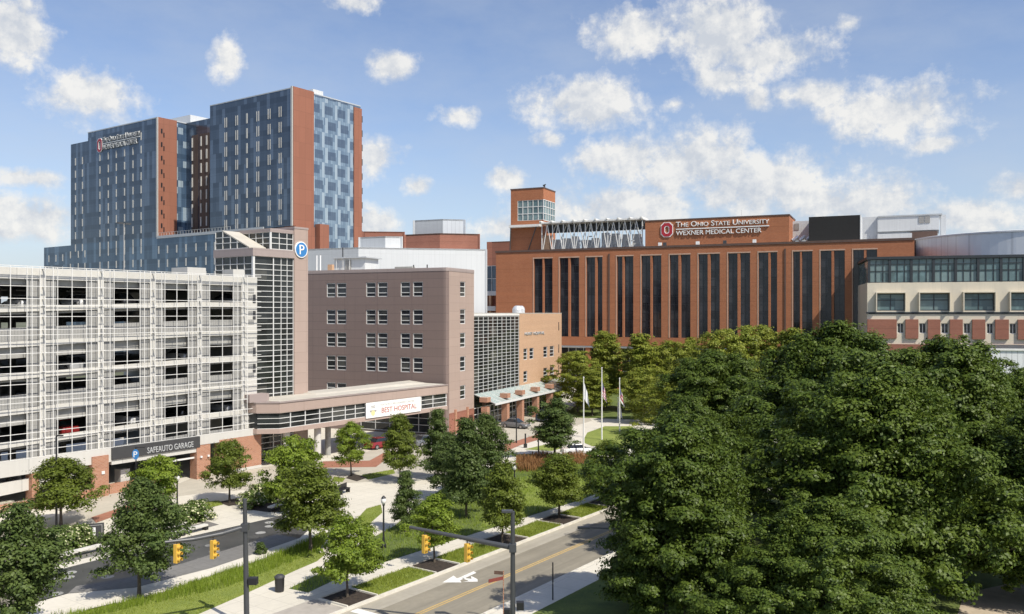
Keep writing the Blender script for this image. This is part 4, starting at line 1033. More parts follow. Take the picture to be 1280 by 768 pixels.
# left wall runs along -BX; three corners in world space
def block(name, label, cat, px_l, px_c, px_r, d, pyt, zbot, m_left, m_right, dl=BX, dr=Vector((.978,.2095)), top=None, cop=None):
    C0 = Vector(((px_c-640)/F*d, d)); f1 = Fr(C0, -dl if isinstance(dl, Vector) else dl); sl = f1.lx(px_l); f2 = Fr(C0, dr); sr = f2.lx(px_r)
    A = f1.w(sl,0) - C0; B = f2.w(sr,0) - C0; zt = CAMZ-(pyt-HOR)*d/F
    e = empty(name, (C0.x, C0.y, 0), 0, label, cat)
    def wall(p, q, nm, mt):
        ang = math.atan2((q-p).y, (q-p).x); ln = (q-p).length
        o = MB().box(0,ln,.0,.3,zbot,zt-.01).build(nm, mt, e); o.location = (p.x,p.y,0); o.rotation_euler.z = ang
        return o
    wall(A, Vector((0,0)), 'left_wall', m_left); wall(Vector((0,0)), B, 'right_wall', m_right)
    wall(B, A+B, 'back_wall', m_right); wall(A+B, A, 'back_wall', m_left)
    MB().prism([A, (0,0), B, A+B], zt-.35, zt).build('roof', top or m_right, e)
    return e, C0, A, B, zt
block('white_clad_building', 'large windowless pale building behind the brown roof, brighter on its right side', 'building', 380, 448, 609, 175, 309.3, 0, M['greyshade_clad'], M['whiteclad'], top=M['whiteclad'])  # shade of the left face put into its colour: grey against the sunlit white
block('white_stair_head', 'small pale rooftop block with a round dark vent in front of the brick strip', 'rooftop block', 448, 481.5, 503.5, 178, 295.5, 30.5, M['greyshade_clad'], M['whiteclad'])  # left wall coloured grey for its shaded side, right wall white for the sun
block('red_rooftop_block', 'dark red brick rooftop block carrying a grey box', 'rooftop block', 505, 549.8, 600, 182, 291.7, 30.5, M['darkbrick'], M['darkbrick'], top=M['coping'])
block('grey_rooftop_box', 'grey metal box on top of the red rooftop block', 'rooftop block', 516, 553.5, 582, 184, 274, 34.8, M['greyshade_clad'], M['silver'])  # left side in a darker metal tone, painting the shade away from the sun
block('distant_brick_wing', 'low brick wing with dark windows just right of the tall glass tower', 'building', 452, 456, 506, 215, 289.5, 0, M['darkbrick'], M['darkbrick'], dr=Vector((.99,.1)))
e_ = MB(); disc(e_, 0, 0, 1.0, -.1, 0); e_ = e_.build('round_vent', M['black']); q = at(1,400) ; d_ = 181; e_.location=((488.5-640)/F*d_, d_-2.2, CAMZ+(HOR-307)*(d_-2.2)/F); e_.rotation_euler.z = R(12); tag(e_,'round dark vent on the small pale rooftop block','vent')

# ------------------------------------------------------------------ glass towers
TW = Fr((-117.8, 288.0), (.8192,-.5735), SR)
tl = TW.root('glass_tower', 'left blue glass tower with the lettering near its top and a brick edge', 'building')
zT = TW.z(147.7); zP = TW.z(295.0)
x1 = TW.lx(110); x0 = TW.lx(88.5); zs2 = TW.z(181, x0)
y1 = TW.ly(220); y2 = TW.ly(232.5)
xr0 = TW.lx(262.5); xr1 = TW.lx(365.5)
MB().box(x1, 0, 0, 22, zP-.5, zT).build('glass_front', M['towerglass'], tl)
MB().box(x0, x1, .0, 22, zP-.5, zs2).build('glass_shoulder', M['towerglass'], tl)
MB().box(.0, .5, .0, y1, zP-.5, zT+.3).build('brick_edge', M['towerbrick'], tl)
MB().box(-.35, .52, -.25, -.003, zP-.5, zT+.3).build('white_edge', M['fin'], tl)
MB().box(-.0, .2, y1, y2, zP-.5, zT-.5).build('glass_return', M['paleglass'], tl)
MB().box(0.2, xr0-.2, y2, y2+18, zP-.5, zT+.2).build('link_glass', M['towerglass'], tl)
for a, b in ((239.5,247.5),(249.5,261.5),(263,280)):
    MB().box(TW.lx(a,y2-.15), TW.lx(b,y2-.15), y2-.15, y2-.001, zP, zT-4.5).build('bronze_panel', M['bronzepanel'], tl)
MB().box(TW.lx(198,24)-12, TW.lx(238,14), 14, 24, zT, zT+4.0).build('rooftop_box', M['whiteclad'], tl)
MB().box(x1-.1,.1,-.06,21.8,zT,zT+.35).build('coping', M['greyshade_clad'], tl)
def fins(parent, pxs, rows, h, y=-.12, pair=False, w=.26, frm=TW):
    for a in pxs:
        x = frm.lx(a, y)
        for z in rows:
            m = MB()
            if pair: m.box(x-.5,x-.3,y,-.002,z,z+h); m.box(x+.3,x+.55,y,-.002,z,z+h)
            else: m.box(x-w,x+w,y,-.002,z,z+h)
            m.build('window_fin', M['fin'], parent)
FP = 4.5
rl = [zT-10.8-FP*i for i in range(8)]
fins(tl, (124.5,135,145,155.3,165.8), rl, 2.6); fins(tl, (176,), [zT-6.3]+rl, 2.6); fins(tl, (94,102.7), [r_ for r_ in rl if r_+3 < zs2], 2.6)
m = MB()
for i in range(9):
    for (dy,wd) in ((1.0,.55),(1.9,.4)): m.box(.5,.56,dy,dy+wd,zT-5-FP*i-(1.2 if dy>1.5 else 0),zT-3.4-FP*i-(1.2 if dy>1.5 else 0))
m.build('slit_windows', M['carglass'], tl)
for a in (240,251,258):
    for i in range(8):
        x = TW.lx(a,y2-.3); MB().box(x-.3,x+.3,y2-.35,y2-.152,zT-8.6-FP*i,zT-5.4-FP*i).build('window_fin', M['fin'], tl)
ts = TW.root('tower_sign', 'white lettering with a red block letter O at the top of the left glass tower', 'sign')
sx0 = TW.lx(129.5); sx1 = TW.lx(175.5); zl = zT-3.6
block_o(ts, TW.lx(122.5), TW.lx(128.2), zT-7.6, zT-3.0, -.1)
text_mesh('lettering', 'The Ohio State University', M['lettersilver'], ts, sx0, zT-4.6, sx1-sx0, 1.9, -.1, .3, True)
text_mesh('lettering', 'WEXNER MEDICAL CENTER', M['lettersilver'], ts, sx0, zT-7.2, (sx1-sx0)*.93, 1.8, -.1, .3)
MB().box(sx0, sx1, -.35, -.1, zT-5.1, zT-4.9).build('rule', M['letterwhite'], ts)

tr = empty('glass_tower', TW.w(xr0,0).to_3d(), TW.ang, 'right blue glass tower between two brick edges with paler glass on its sunlit side', 'building', None)
tr.location.z = 0
wR = xr1-xr0; FR_ = Fr(TW.w(xr1,0), (.8192,-.5735), SR)
yb0 = .25; yb1 = FR_.ly(391); yb2 = FR_.ly(441); yb3 = FR_.ly(450.7)
MB().box(0, wR, 0, yb3, zP-.5, zT).build('glass_front', M['towerglass'], tr)
MB().box(wR+.003, wR+.5, .0, yb1, zP-.5, zT+.5).build('brick_edge', M['towerbrick'], tr)
MB().box(wR+.003, wR+.3, yb1, yb2, zP-12, zT-.5).build('pale_glass_side', M['paleside'], tr)
MB().box(wR+.003, wR+.6, yb2, yb3, 20, zT-.8).build('brick_edge', M['towerbrick'], tr)
MB().box(wR-.5, wR+.25, -.25, -.003, zP-.5, zT+.6).build('white_edge', M['fin'], tr)
MB().box(-.1,wR,-.06,yb3,zT,zT+.3).build('coping', M['greyshade_clad'], tr)
MB().box(wR-7, wR-1, yb1+1, yb1+5, zT, zT+1.8).build('rooftop_box', M['whiteclad'], tr)
MB().box(wR-4, wR+2.4, yb1+.6, yb1+4.2, 20, zP+.6).build('low_brick_block', M['towerbrick'], tr)
MB().box(wR-4, wR+.9, .4, yb1, 20, zP-.4).build('low_brick_edge', M['towerbrick'], tr)
FT = Fr(TW.w(xr0,0), (.8192,-.5735), SR)
for a in (282.3,296,308.7,322.3,336.5,350.2):
    x = FT.lx(a)
    for i in range(9):
        z = zT-7.6-FP*i; m = MB()
        if a in (308.7,): m.box(x-.3,x+.3,-.12,-.002,z,z+3)
        else: m.box(x-.55,x-.34,-.12,-.002,z,z+3); m.box(x+.34,x+.55,-.12,-.002,z,z+3)
        m.build('window_fin', M['fin'], tr)
for i in range(11):
    MB().box(wR+.5,wR+.62,yb3-.02,yb3+.3,zT-3-FP*i-2,zT-3-FP*i).build('balcony_plate', M['polegrey'], tr)
po = TW.root('glass_podium', 'long low grey blue glass podium below both glass towers', 'building')
xp0 = TW.lx(55); xp1 = TW.lx(330)
MB().box(x0, xp1, -.0, 40, 0, zP-.52).build('glass_front', M['podiumglass'], po)
MB().box(xp0, x0-.01, 0, 30, 0, TW.z(307, x0)).build('glass_front', M['podiumglass'], po)
MB().box(0,xp1,-.3,-.004,zP-1.0,zP-.1).build('parapet', M['greyshade_clad'], po)
m = MB()
for i in range(26): m.box(1+i*1.5,1.06+i*1.5,-.2,-.14,zP-.1,zP+.9)
m.box(1,38.5,-.2,-.15,zP+.85,zP+.92); m.build('railing', M['mullion'], po)
fins(po, (60.7,69.5,78), [TW.z(307,x0)-5.6-FP*i for i in range(3)], 2.5)
fins(po, (87.7,97.5,105.7,124.5,135,145,155.3,165.8,176), [zP-5.5-FP*i for i in range(3)], 2.5)
fins(po, (198,209,220.5,232,244.5,257,268), [zP-6.0-FP*i for i in range(3)], 2.5)
# ------------------------------------------------------------------ big brick hospital
BK = Fr((-3.97, 215.0), BX)
bk = BK.root('brick_hospital', 'long orange brick hospital with tall paired dark window strips', 'building')
pairs = [(667.2,678.1,679.9,690.6),(699.4,710.3,712.8,723.8),(732.8,743.8,746.3,753),(771,778,780.3,791.6),(801.6,812.9,815.3,826.6),(837,848,851,863),
         (873,884.6,887.8,899.7),(910,921.9,925.2,937.6),(948,960.4,963,971.4),(991.2,1000,1002.2,1015.5),(1025.6,1039.4,1042.5,1056),(1066.4,1080,1083,1096.4)]
xw = BK.lx(1143); zt = BK.z(314.0); xm = BK.lx(680)
zw1 = BK.z(323.3, xm); zw0 = BK.z(421.0, BK.lx(720)); zb0 = BK.z(432.5, BK.lx(740))
strips = []
for a, b, c, d in pairs: strips += [(BK.lx(a),BK.lx(b)),(BK.lx(c),BK.lx(d))]
m = MB(); punched(m, 0, xw, zb0, zt-.5, strips, [(zw0, zw1)], 0, .9); m.build('front_wall', M['brick'], bk)
MB().box(0,.9,.9,60,0,zt-.5).build('side_wall', M['brick'], bk)
MB().box(xw-.9,xw,.9,60,0,zt-.5).build('side_wall', M['brick'], bk)
m = MB(); m.box(-.15,xw,-.15,1,zt-.5,zt); m.box(-.15,1,1,60,zt-.5,zt); m.build('coping', M['coping'], bk)
MB().box(1,xw-1,1,60,zt-.8,zt-.3).build('roof', M['rooftan'], bk)
m = MB()
for a, b, c, d in pairs:      # pale reveals beside and above every pair
    xa_, xb_ = BK.lx(a), BK.lx(d)
    m.box(xa_-.22,xa_-.003,-.06,.0,zw0,zw1+.3); m.box(xa_-.22,xb_+.1,-.055,-.001,zw1,zw1+.28)
m.build('window_trim', plain('pale_brick_trim', (.45,.30,.22), .8), bk)
for (a, b) in strips:
    w_ = MB().box(a,b,.55,.65,zw0,zw1).build('window_strip', M['brickwin'], bk)
    m = MB(); n = 10; grid_bars(m, [a+.05,(a+b)/2,b-.05], [zw0+(zw1-zw0)*i/n for i in range(n+1)], .49, .548, .07); m.build('mullions', M['darkmull'], w_)
for a in (761.5, 981.5): MB().box(BK.lx(a)-.15, BK.lx(a)+.15, -.2, -.002, zb0, zt-1.5).build('downpipe', M['coping'], bk)
MB().box(1,xw,3.0,4,0,zb0).build('ground_floor_glass', M['brickwin'], bk)
MB().box(0,xw,.1,3.2,zb0-.4,zb0-.01).build('soffit', M['greyshade_clad'], bk)
for i in range(13): MB().box(i*7.6+.5,i*7.6+1.6,.3,1.4,0,zb0-.4).build('ground_column', M['brick'], bk)
m = MB(); grid_bars(m, [1+i*1.9 for i in range(50)], [.2,2.2,4.2,zb0-.6], 2.85, 2.99, .12); m.build('ground_floor_mullions', M['mullion'], bk)
# brick roof tower
ry0 = 6.0; fx0 = BK.lx(638.5, ry0); fx1 = BK.lx(679.3, ry0); fy1 = BK.ly(694, fx1)
zk = BK.z(234, fx1, ry0)
rt = BK.root('brick_roof_tower', 'square brick tower on the hospital roof with a wraparound gridded window', 'rooftop tower')
wz0 = BK.z(275, fx1, ry0); wz1 = BK.z(249.5, fx1, ry0); wx0 = BK.lx(647, ry0)
m = MB(); m.box(fx0, fx1, ry0, fy1, zt-.8, wz0); m.box(fx0, fx1, ry0, fy1, wz1, zk-.3); m.box(fx0, wx0, ry0, fy1, wz0, wz1); m.build('brick_walls', M['brick'], rt)
MB().box(fx0-.1,fx1+.1,ry0-.1,fy1+.1,zk-.3,zk).build('coping', M['coping'], rt)
g_ = MB().box(wx0,fx1-.1,ry0+.15,fy1-.15,wz0,wz1).build('corner_window', M['tealglass'], rt)
m = MB(); grid_bars(m, [wx0+(fx1-.05-wx0)*i/5 for i in range(6)], [wz0,wz0+1.7,wz0+3.4,wz1], ry0+.02, ry0+.14, .16)
grid_bars(m, [ry0+.05+(fy1-ry0-.1)*i/5 for i in range(6)], [wz0,wz0+1.7,wz0+3.4,wz1], fx1-.09, fx1+.03, .16, 'y'); m.build('frame', M['mullion'], g_)
MB().box(fx0+.3,fx1-.3,ry0-2.0,ry0-.003,BK.z(285,fx1,ry0)+.2,BK.z(281,fx1,ry0)).build('shade_shelf', M['steelwhite'], rt)
m = MB(); zz_ = BK.z(284,fx1,ry0)
for x in (fx0+.8, fx1-1.2): m.tube((x,ry0-1.8,zz_),(x-3.0 if x>fx0+2 else x-1,ry0-.1,zt),.14,.14,6)
m.build('strut', M['polegrey'], rt)
m = MB().tube((fx1-2.5,fy1-1,zk),(fx1-2.5,fy1-1,zk+1.6),.15,.15,6); m.tube((fx1-2.9,fy1-1,zk+1.4),(fx1-2.2,fy1-1,zk+1.8),.3,.1,8); m.build('camera_mast', M['polegrey'], rt)
# white steel truss canopy with plant behind
tx0 = fx1+.3; tx1 = BK.lx(806, 4); zc1 = BK.z(277.5, BK.lx(750,4), 4); 
tc_ = BK.root('roof_truss_canopy', 'white steel truss canopy over rooftop machinery between tower and name wall', 'roof structure')
MB().box(tx0,tx1,2.5,7.5,zc1,zc1+.35).build('canopy_deck', M['steelwhite'], tc_)
MB().box(tx0+.5,tx1-.3,6.5,7,zc1-2.0,zc1-.02).build('dark_louvre', M['darkmull'], tc_)
n = 9
for i in range(n+1):
    x = tx0+.4+(tx1-tx0-.8)*i/n
    MB().box(x-.10,x+.10,3.2,3.4,zt-.3,zc1).build('post', M['mullion'], tc_)
    MB().box(x-.2,x+.2,2.0,8,zc1+.351,zc1+.65).build('outrigger', M['steelwhite'], tc_)
    if i < n:
        dx = (tx1-tx0-.8)/n; m = MB(); m.tube((x+.2,3.3,zt-.2),(x+dx/2,3.3,zc1-.1),.11,.11,6); m.tube((x+dx-.2,3.3,zt-.2),(x+dx/2,3.3,zc1-.1),.11,.11,6); m.tube((x+.1,5.6,zc1-.1),(x+dx-.1,5.6,zt-.2),.09,.09,6); m.tube((x+dx-.1,5.75,zc1-.1),(x+.1,5.75,zt-.2),.09,.09,6); m.build('brace', M['mullion'], tc_)
pl = BK.root('rooftop_machinery', 'pale cooling units and pipes behind the white trusses', 'machinery')
rng = random.Random(3)
for i in range(9):
    x = tx0+1.5+i*(tx1-tx0-3)/9; h = rng.uniform(2.6,4.2)
    MB().box(x,x+rng.uniform(1.5,2.2),7.5,9.5,zt-.3,zt+h).build('cooling_unit', M['whiteclad'], pl)
for i in range(10):
    x = tx0+1+rng.random()*(tx1-tx0-3); z = zt+rng.uniform(.4,3.5)
    m = MB(); y_ = 5+rng.random()*1.3; m.tube((x,y_,zt-.2),(x,y_,z),.15,.15,7); m.tube((x,y_,z),(x+rng.uniform(1,2.2),y_,z),.15,.15,7); m.build('pipe', M['greyshade_clad'], pl)
MB().box(tx0+.2,tx0+1.8,4.5,6,zt,zt+3.8).build('louvre_stack', M['tan'], pl)
# name wall
nx0 = BK.lx(806.5, 2.0); nx1 = BK.lx(986.5, 2.0); nzt = BK.z(271.8, BK.lx(896,2), 2)
nw = BK.root('name_wall', 'brick rooftop wall that carries the hospital lettering', 'rooftop block')
MB().box(nx0,nx1,2.0,14,zt-.3,nzt-.3).build('brick_walls', M['brick'], nw)
MB().box(nx0-.1,nx1+.1,1.9,14.1,nzt-.3,nzt).build('coping', M['coping'], nw)
for a in (825,831,872,906,943): MB().box(BK.lx(a,.6)-.35,BK.lx(a,.6)+.35,.3,1.0,zt,zt+.75).build('floodlight', M['letterwhite' if a in (825,872,943) else 'polegrey'], nw)
hs = BK.root('hospital_sign', 'big white raised lettering with a red block letter O on the brick name wall', 'sign')
Y = 1.98
block_o(hs, BK.lx(827,Y), BK.lx(840.6,Y), BK.z(296, BK.lx(834,Y), Y), BK.z(279, BK.lx(834,Y), Y), Y)
xs0, xs1 = BK.lx(845.3,Y), BK.lx(961.5,Y); xmid = (xs0+xs1)/2
za = BK.z(284.2, xs0, Y); hh = BK.z(277.8, xs0, Y)-za
text_mesh('lettering', 'The Ohio State University', M['letterwhite'], hs, xs0, za, xs1-xs0, hh*1.0, Y, .3, True)
MB().box(xs0,xs1,Y-.3,Y,za-.62,za-.42).build('rule', M['letterwhite'], hs)
zb_ = BK.z(294.6, xs0, Y)
text_mesh('lettering', 'WEXNER MEDICAL CENTER', M['letterwhite'], hs, xs0, zb_, BK.lx(952,Y)-xs0, (za-.62-zb_)*.80, Y, .3)
mst = BK.root('roof_mast','thin mast on the name wall','mast'); MB().tube((BK.lx(927,3),3,nzt),(BK.lx(927,3),3,nzt+1.4),.05,.05,6).build('rod', M['mullion'], mst)
# rooftop plant screens right of the name wall
bb = BK.root('black_plant_screen', 'flat black rooftop enclosure right of the lettering', 'rooftop block')
MB().box(BK.lx(1011,3),BK.lx(1075,3),3,12,zt-.3,BK.z(270.2,BK.lx(1043,3),3)).build('black_walls', M['blackbox'], bb)
m = MB(); m.box(BK.lx(1075,3)-.0,BK.lx(1075,3)+.15,2.9,12,zt-.3,BK.z(270,BK.lx(1043,3),3)); m.build('pale_edge', M['whiteclad'], bb)
wp = BK.root('white_plantroom', 'white ribbed rooftop plant room with louvred vents at the right', 'rooftop block')
a0, a1, a2 = BK.lx(988,9), BK.lx(1012,9), BK.lx(1075,24)
MB().box(a0,a1,9,18,zt+1.5,BK.z(277,a0,9)).build('left_wall', M['whiteclad'], wp)
MB().box(a2,BK.lx(1097,24),24,34,zt-.3,BK.z(272,a2,24)).build('middle_wall', M['whiteclad'], wp)
a3, a4 = BK.lx(1097,23), BK.lx(1174,23); za0 = BK.z(290,a3,23); zt3 = BK.z(272,a3,23)
MB().box(a3,a4,23,34,za0,zt3).build('upper_wall', M['whiteclad'], wp)
MB().box(a3,a4+.6,22.8,34.2,zt3,zt3+.3).build('roof_edge', M['greyshade_clad'], wp)
MB().box(a3,BK.lx(1140,22),22.2,23,zt-.5,za0-.6).build('lower_wall', M['whiteclad'], wp)
MB().box(BK.lx(1138,22.5),BK.lx(1172,22.5),22.5,28,zt-14,za0-.3).build('brown_wall', M['coping'], wp)
MB().box(a3,a4,23.5,33,za0-.6,za0-.003).build('underside', M['greyshade_clad'], wp)
for a,b in ((1148.5,1155),(1156,1162.5)): MB().box(BK.lx(a,23),BK.lx(b,23),22.88,22.998,BK.z(284.5,a3,23)+.6,BK.z(276,a3,23)+.6).build('louvre', M['meshgrey'], wp)
MB().box(BK.lx(993,9),BK.lx(999,9),8.9,8.998,BK.z(288,a0,9),BK.z(280,a0,9)).build('louvre', M['meshgrey'], wp)
MB().box(a4+.3,a4+1.4,23.2,25,0,zt3).build('end_pier', M['whiteclad'], wp)
du = BK.root('roof_ducts', 'silver ducts between the name wall and the black enclosure', 'duct')
for i in range(3): MB().tube((a0+.8+i*1.5,5,zt+.6),(a0+1.9+i*1.5,5.6,zt+1.5),.4,.4,10).build('duct', M['silver'], du)

# bits behind the left end of the brick hospital
block('dark_red_annex', 'dark red brick annex behind the left end of the long hospital', 'building', 608.8, 640, 650, 236, 301.5, 0, M['darkbrick'], M['darkbrick'], dr=BY*.2+BX, top=M['coping'])
blb = Fr(((602.5-640)/F*226, 226), BX)
bl = blb.root('blue_glass_link', 'small blue glass bridge end between pale wall and brick hospital', 'building')
z1_, z0_ = blb.z(333), blb.z(364.5); xe_ = blb.lx(621)
MB().box(0,xe_,0,4,z0_,z1_).build('glass_box', M['towerglass'], bl)
m = MB(); grid_bars(m, [0.05,xe_/3,2*xe_/3,xe_-.05],[z0_,(z0_+z1_)/2,z1_],-.1,-.003,.12); m.build('mullions', M['mullion'], bl)
MB().box(-.1,xe_,-.2,4,z0_-1.1,z0_).build('base', M['whiteclad'], bl)
m = MB(); m.box(.4,.9,0,1,0,z0_-1.1); m.box(2.0,2.6,0,1,0,z0_-1.1); m.build('columns', M['tan'], bl)
MB().box(-.3,xe_,-.8,-.3,blb.z(383)-1.2,blb.z(383)).build('white_band', M['whiteclad'], bl)
MB().box(.1,xe_,1.0,3,0,z0_-1.1).build('dark_wall', M['darkbrick'], bl)

# ------------------------------------------------------------------ cream building with dark glass top
CR = Fr((444*165/F, 165.0), (.96,-.28))
cr = CR.root('cream_building', 'cream building with a dark glass top storey and boxed windows at the right edge', 'building')
xR = 52.0
zt = CR.z(321.5); zg = CR.z(353.8); zc_ = CR.z(389.6); zl_ = CR.z(399.3); zbp = CR.z(423)
MB().box(.3,xR,.3,30,zg,zt-.5).build('top_glass', M['tealglass'], cr)
MB().box(-.1,xR,-.15,30,zt-.5,zt).build('dark_roof_edge', M['darkmull'], cr)
bx_ = [CR.lx(a) for a in (1086.3,1112.3,1139.3,1167,1194.7,1222.8,1251.5,1280.5,1310,1340)]
m = MB()
for x in bx_: m.box(x-.22,x+.22,-.02,.28,zg,zt-.5)
grid_bars(m, [bx_[0]+(bx_[-1]-bx_[0])*i/27 for i in range(28)], [zg+.08,zg+(zt-.5-zg)*.5,zg+(zt-.5-zg)*.78,zt-.55], .16,.29,.09); m.build('dark_mullions', M['darkmull'], cr)
wins = [(1095.8,1130.8),(1149.2,1186.2),(1204.4,1242.8),(1262.4,1301)]
wc = [(CR.lx(a),CR.lx(b)) for a,b in wins]; wz = (zc_+.15, CR.z(367.5))
m = MB(); punched(m, 0, xR, zc_-.2, zg-.003, wc, [wz], 0, .8); m.build('cream_wall', M['cream'], cr)
for (a,b) in wc:
    window(cr, a, b, wz[0], wz[1], .25, (.62,), glass='tealglass', fr='darkmull', vbars=(.5,), w=.16)
    m = MB(); m.box(a-.18,a-.003,-.85,.0,wz[0]-.1,wz[1]+.1); m.box(b+.003,b+.1,-.85,.0,wz[0]-.1,wz[1]+.1); m.box(a-.18,b+.1,-.85,0,wz[1]+.1,wz[1]+.25); m.build('window_box', M['cream'], cr)
MB().box(-.2,xR,-.16,.0,zc_-.4,zc_-.1).build('dark_ledge', M['darkmull'], cr)
bks = [(1084,1120.6),(1131.6,1147.7),(1159.5,1175),(1187,1203),(1215,1231.2),(1243.6,1260.5),(1272,1289.5),(1301,1318)]
wn_ = [(1121.5,1130),(1149,1158),(1176.5,1186),(1204.6,1213.6),(1233.5,1242),(1262,1271)]
m = MB(); punched(m, 0, xR, 0, zc_-.503, [(CR.lx(a),CR.lx(b)) for a,b in wn_], [(CR.z(416.5),CR.z(404))], .03, .8); m.build('lower_wall', M['cream'], cr)
for a,b in wn_: window(cr, CR.lx(a), CR.lx(b), CR.z(416.5), CR.z(404), .35, (), glass='winglass', fr='mullion', vbars=(.5,), w=.12)
for a,b in bks: MB().box(CR.lx(a), CR.lx(b), -.35, .027, zbp, zl_).build('brick_panel', M['darkbrick'], cr)
MB().box(0,xR,-.3,.027,0,CR.z(430)).build('brick_base', M['darkbrick'], cr)
MB().box(0,.3,.8,30,0,zg).build('side_wall', M['cream'], cr)
# round metal roof
C3 = Vector(((1280-640)/F*197, 197)); 
rd = empty('round_metal_hall', (C3.x,C3.y,0), 0, 'huge pale ribbed metal drum behind the cream building', 'building')
ztop = CAMZ+(HOR-290.5)*181/F
m = MB(); n = 96; rad = 24.5
m.lathe([(rad,0),(rad,ztop)], n); m.build('drum_wall', M['silver'], rd, smooth=False)
MB().lathe([(rad+.25,ztop-.3),(rad+.25,ztop),(rad-1,ztop+.2)], n).build('roof_rim', M['whiteclad'], rd)
# white annex at the right edge
AN = Fr(((1236-640)/F*128, 128.0), (.97,-.24))
an = AN.root('white_annex', 'low white ribbed annex above a dark window band at the right edge', 'building')
z1_ = AN.z(438); z2_ = AN.z(478.5); z3_ = AN.z(490)
MB().box(0,30,0,16,z2_,z1_-.02).build('ribbed_wall', panelwall('white_ribbed_wall', (.66,.67,.68), .75, 60, seam=.12, dark=.72, var=.02), an)
MB().box(-.2,30,-.2,16,z1_-.02,z1_+.25).build('roof_edge', M['steelwhite'], an)
MB().box(.5,30,.5,16,z1_+.25,z1_+.3).build('roof', M['polegrey'], an)
MB().box(.2,30,.4,15,z3_,z2_).build('window_band', M['winglass'], an)
MB().box(0,30,.0,16,0,z3_).build('lower_wall', M['whiteclad'], an)

# ------------------------------------------------------------------ street furniture
def signal(parent_xy, z, ang, label, group='yellow traffic signals'):
    e = empty('traffic_signal', (parent_xy[0], parent_xy[1], z), ang, label, 'signal', group); e.scale = (.9,.9,.95)
    MB().box(-.13,.13,-.16,.16,-1.12,-.02).build('housing', M['yellow'], e, bevel=.02)
    MB().tube((0,0,-.02),(0,0,.22),.035,.035,8).build('hanger', M['polegrey'], e)
    for i in range(3):
        z_ = -.22-i*.35
        l_ = MB().tube((.13,0,z_),(.145,0,z_),.115,.115,14).build('lens', M['lens'], e)
        m = MB(); n = 12; vs = []; fs = []
        for j in range(n+1):
            a = -.5+ (math.pi+1.0)*j/n
            for (x_, r_) in ((.13,.14),(.36,.14),(.36,.128),(.13,.128)): vs.append((x_, r_*math.cos(a), z_+r_*math.sin(a)))
        for j in range(n):
            for k_ in range(4): fs.append((j*4+k_, j*4+(k_+1)%4, (j+1)*4+(k_+1)%4, (j+1)*4+k_))
        m.add(vs, fs); m.build('visor', M['yellow'], l_)
    return e
# right signal pole, its arm reaching over the street
rp = at(641, 797); RP = Vector((rp.x, rp.y))
ra = at(512, 659, 5.75)
e = empty('signal_pole', (RP.x, RP.y, 0), 0, 'tall dark pole by the near kerb, its arm over the street, flat lamp on top', 'pole')
MB().tube((0,0,0),(0,0,7.0),.155,.115,14).build('pole', M['polegrey'], e); MB().tube((0,0,-.1),(0,0,.3),.26,.24,14).build('base', M['polegrey'], e)
MB().tube((0,0,4.98),(ra.x-RP.x, ra.y-RP.y, 5.75),.15,.085,12).build('mast_arm', M['polegrey'], e)
MB().box(-.2,.2,-.2,.2,4.75,5.2).build('arm_clamp', M['polegrey'], e, bevel=.02)
m = MB().box(-.62,-.0,-.17,.17,6.93,7.07); m.build('lamp_head', M['polegrey'], e, bevel=.03)
ps_ = MB().box(.2,.62,-.2,.15,1.55,2.0).build('pedestrian_signal', M['black'], e, bevel=.03); MB().box(-.5,-.15,-.15,.15,1.2,1.6).build('push_button_box', M['black'], e, bevel=.02)
for px, py, lb in ((531,671,'yellow signal hanging at the far end of the arm over the street'),(584,682,'yellow signal hanging from the arm nearer the right pole')):
    k = (px-640)/F; A0 = Vector((RP.x,RP.y,4.98)); D0 = Vector((ra.x-RP.x, ra.y-RP.y, .77)); s = (k*A0.y-A0.x)/(D0.x-k*D0.y); q = A0+D0*s
    signal((q.x,q.y), q.z-.25, R(-35), lb)
# left signal pole
lp_ = at(308.5, 784); LP = Vector((lp_.x, lp_.y)); la = at(206, 678, 5.35)
e = empty('signal_pole', (LP.x, LP.y, 0), 0, 'tall dark pole on the corner paving with an arm towards the left', 'pole')
MB().path([(0,0,0),(-.05,.0,3.5),(-.12,0,7.35)],[.16,.145,.11],14).build('pole', M['polegrey'], e); MB().tube((0,0,-.05),(0,0,.3),.27,.25,14).build('base', M['polegrey'], e)
d_ = Vector((la.x-LP.x, la.y-LP.y)); 
MB().path([(-.09,0,5.75),(d_.x*.3,d_.y*.3,5.5),(d_.x*.65,d_.y*.65,5.35),(d_.x,d_.y,5.35)],[.14,.125,.11,.085],12).build('mast_arm', M['polegrey'], e)
MB().box(-.3,.1,-.2,.2,5.5,5.95).build('arm_clamp', M['polegrey'], e, bevel=.02)
MB().box(.1,.62,-.2,.2,2.45,2.85).build('pedestrian_signal', M['black'], e, bevel=.03)
for f, lb in ((.86,'yellow signal hanging from the left arm, nearest the tall dark tree'),(.42,'yellow signal hanging from the left arm, nearer the pole')):
    signal((LP.x+d_.x*f, LP.y+d_.y*f), 5.42-.22, R(-18), lb)

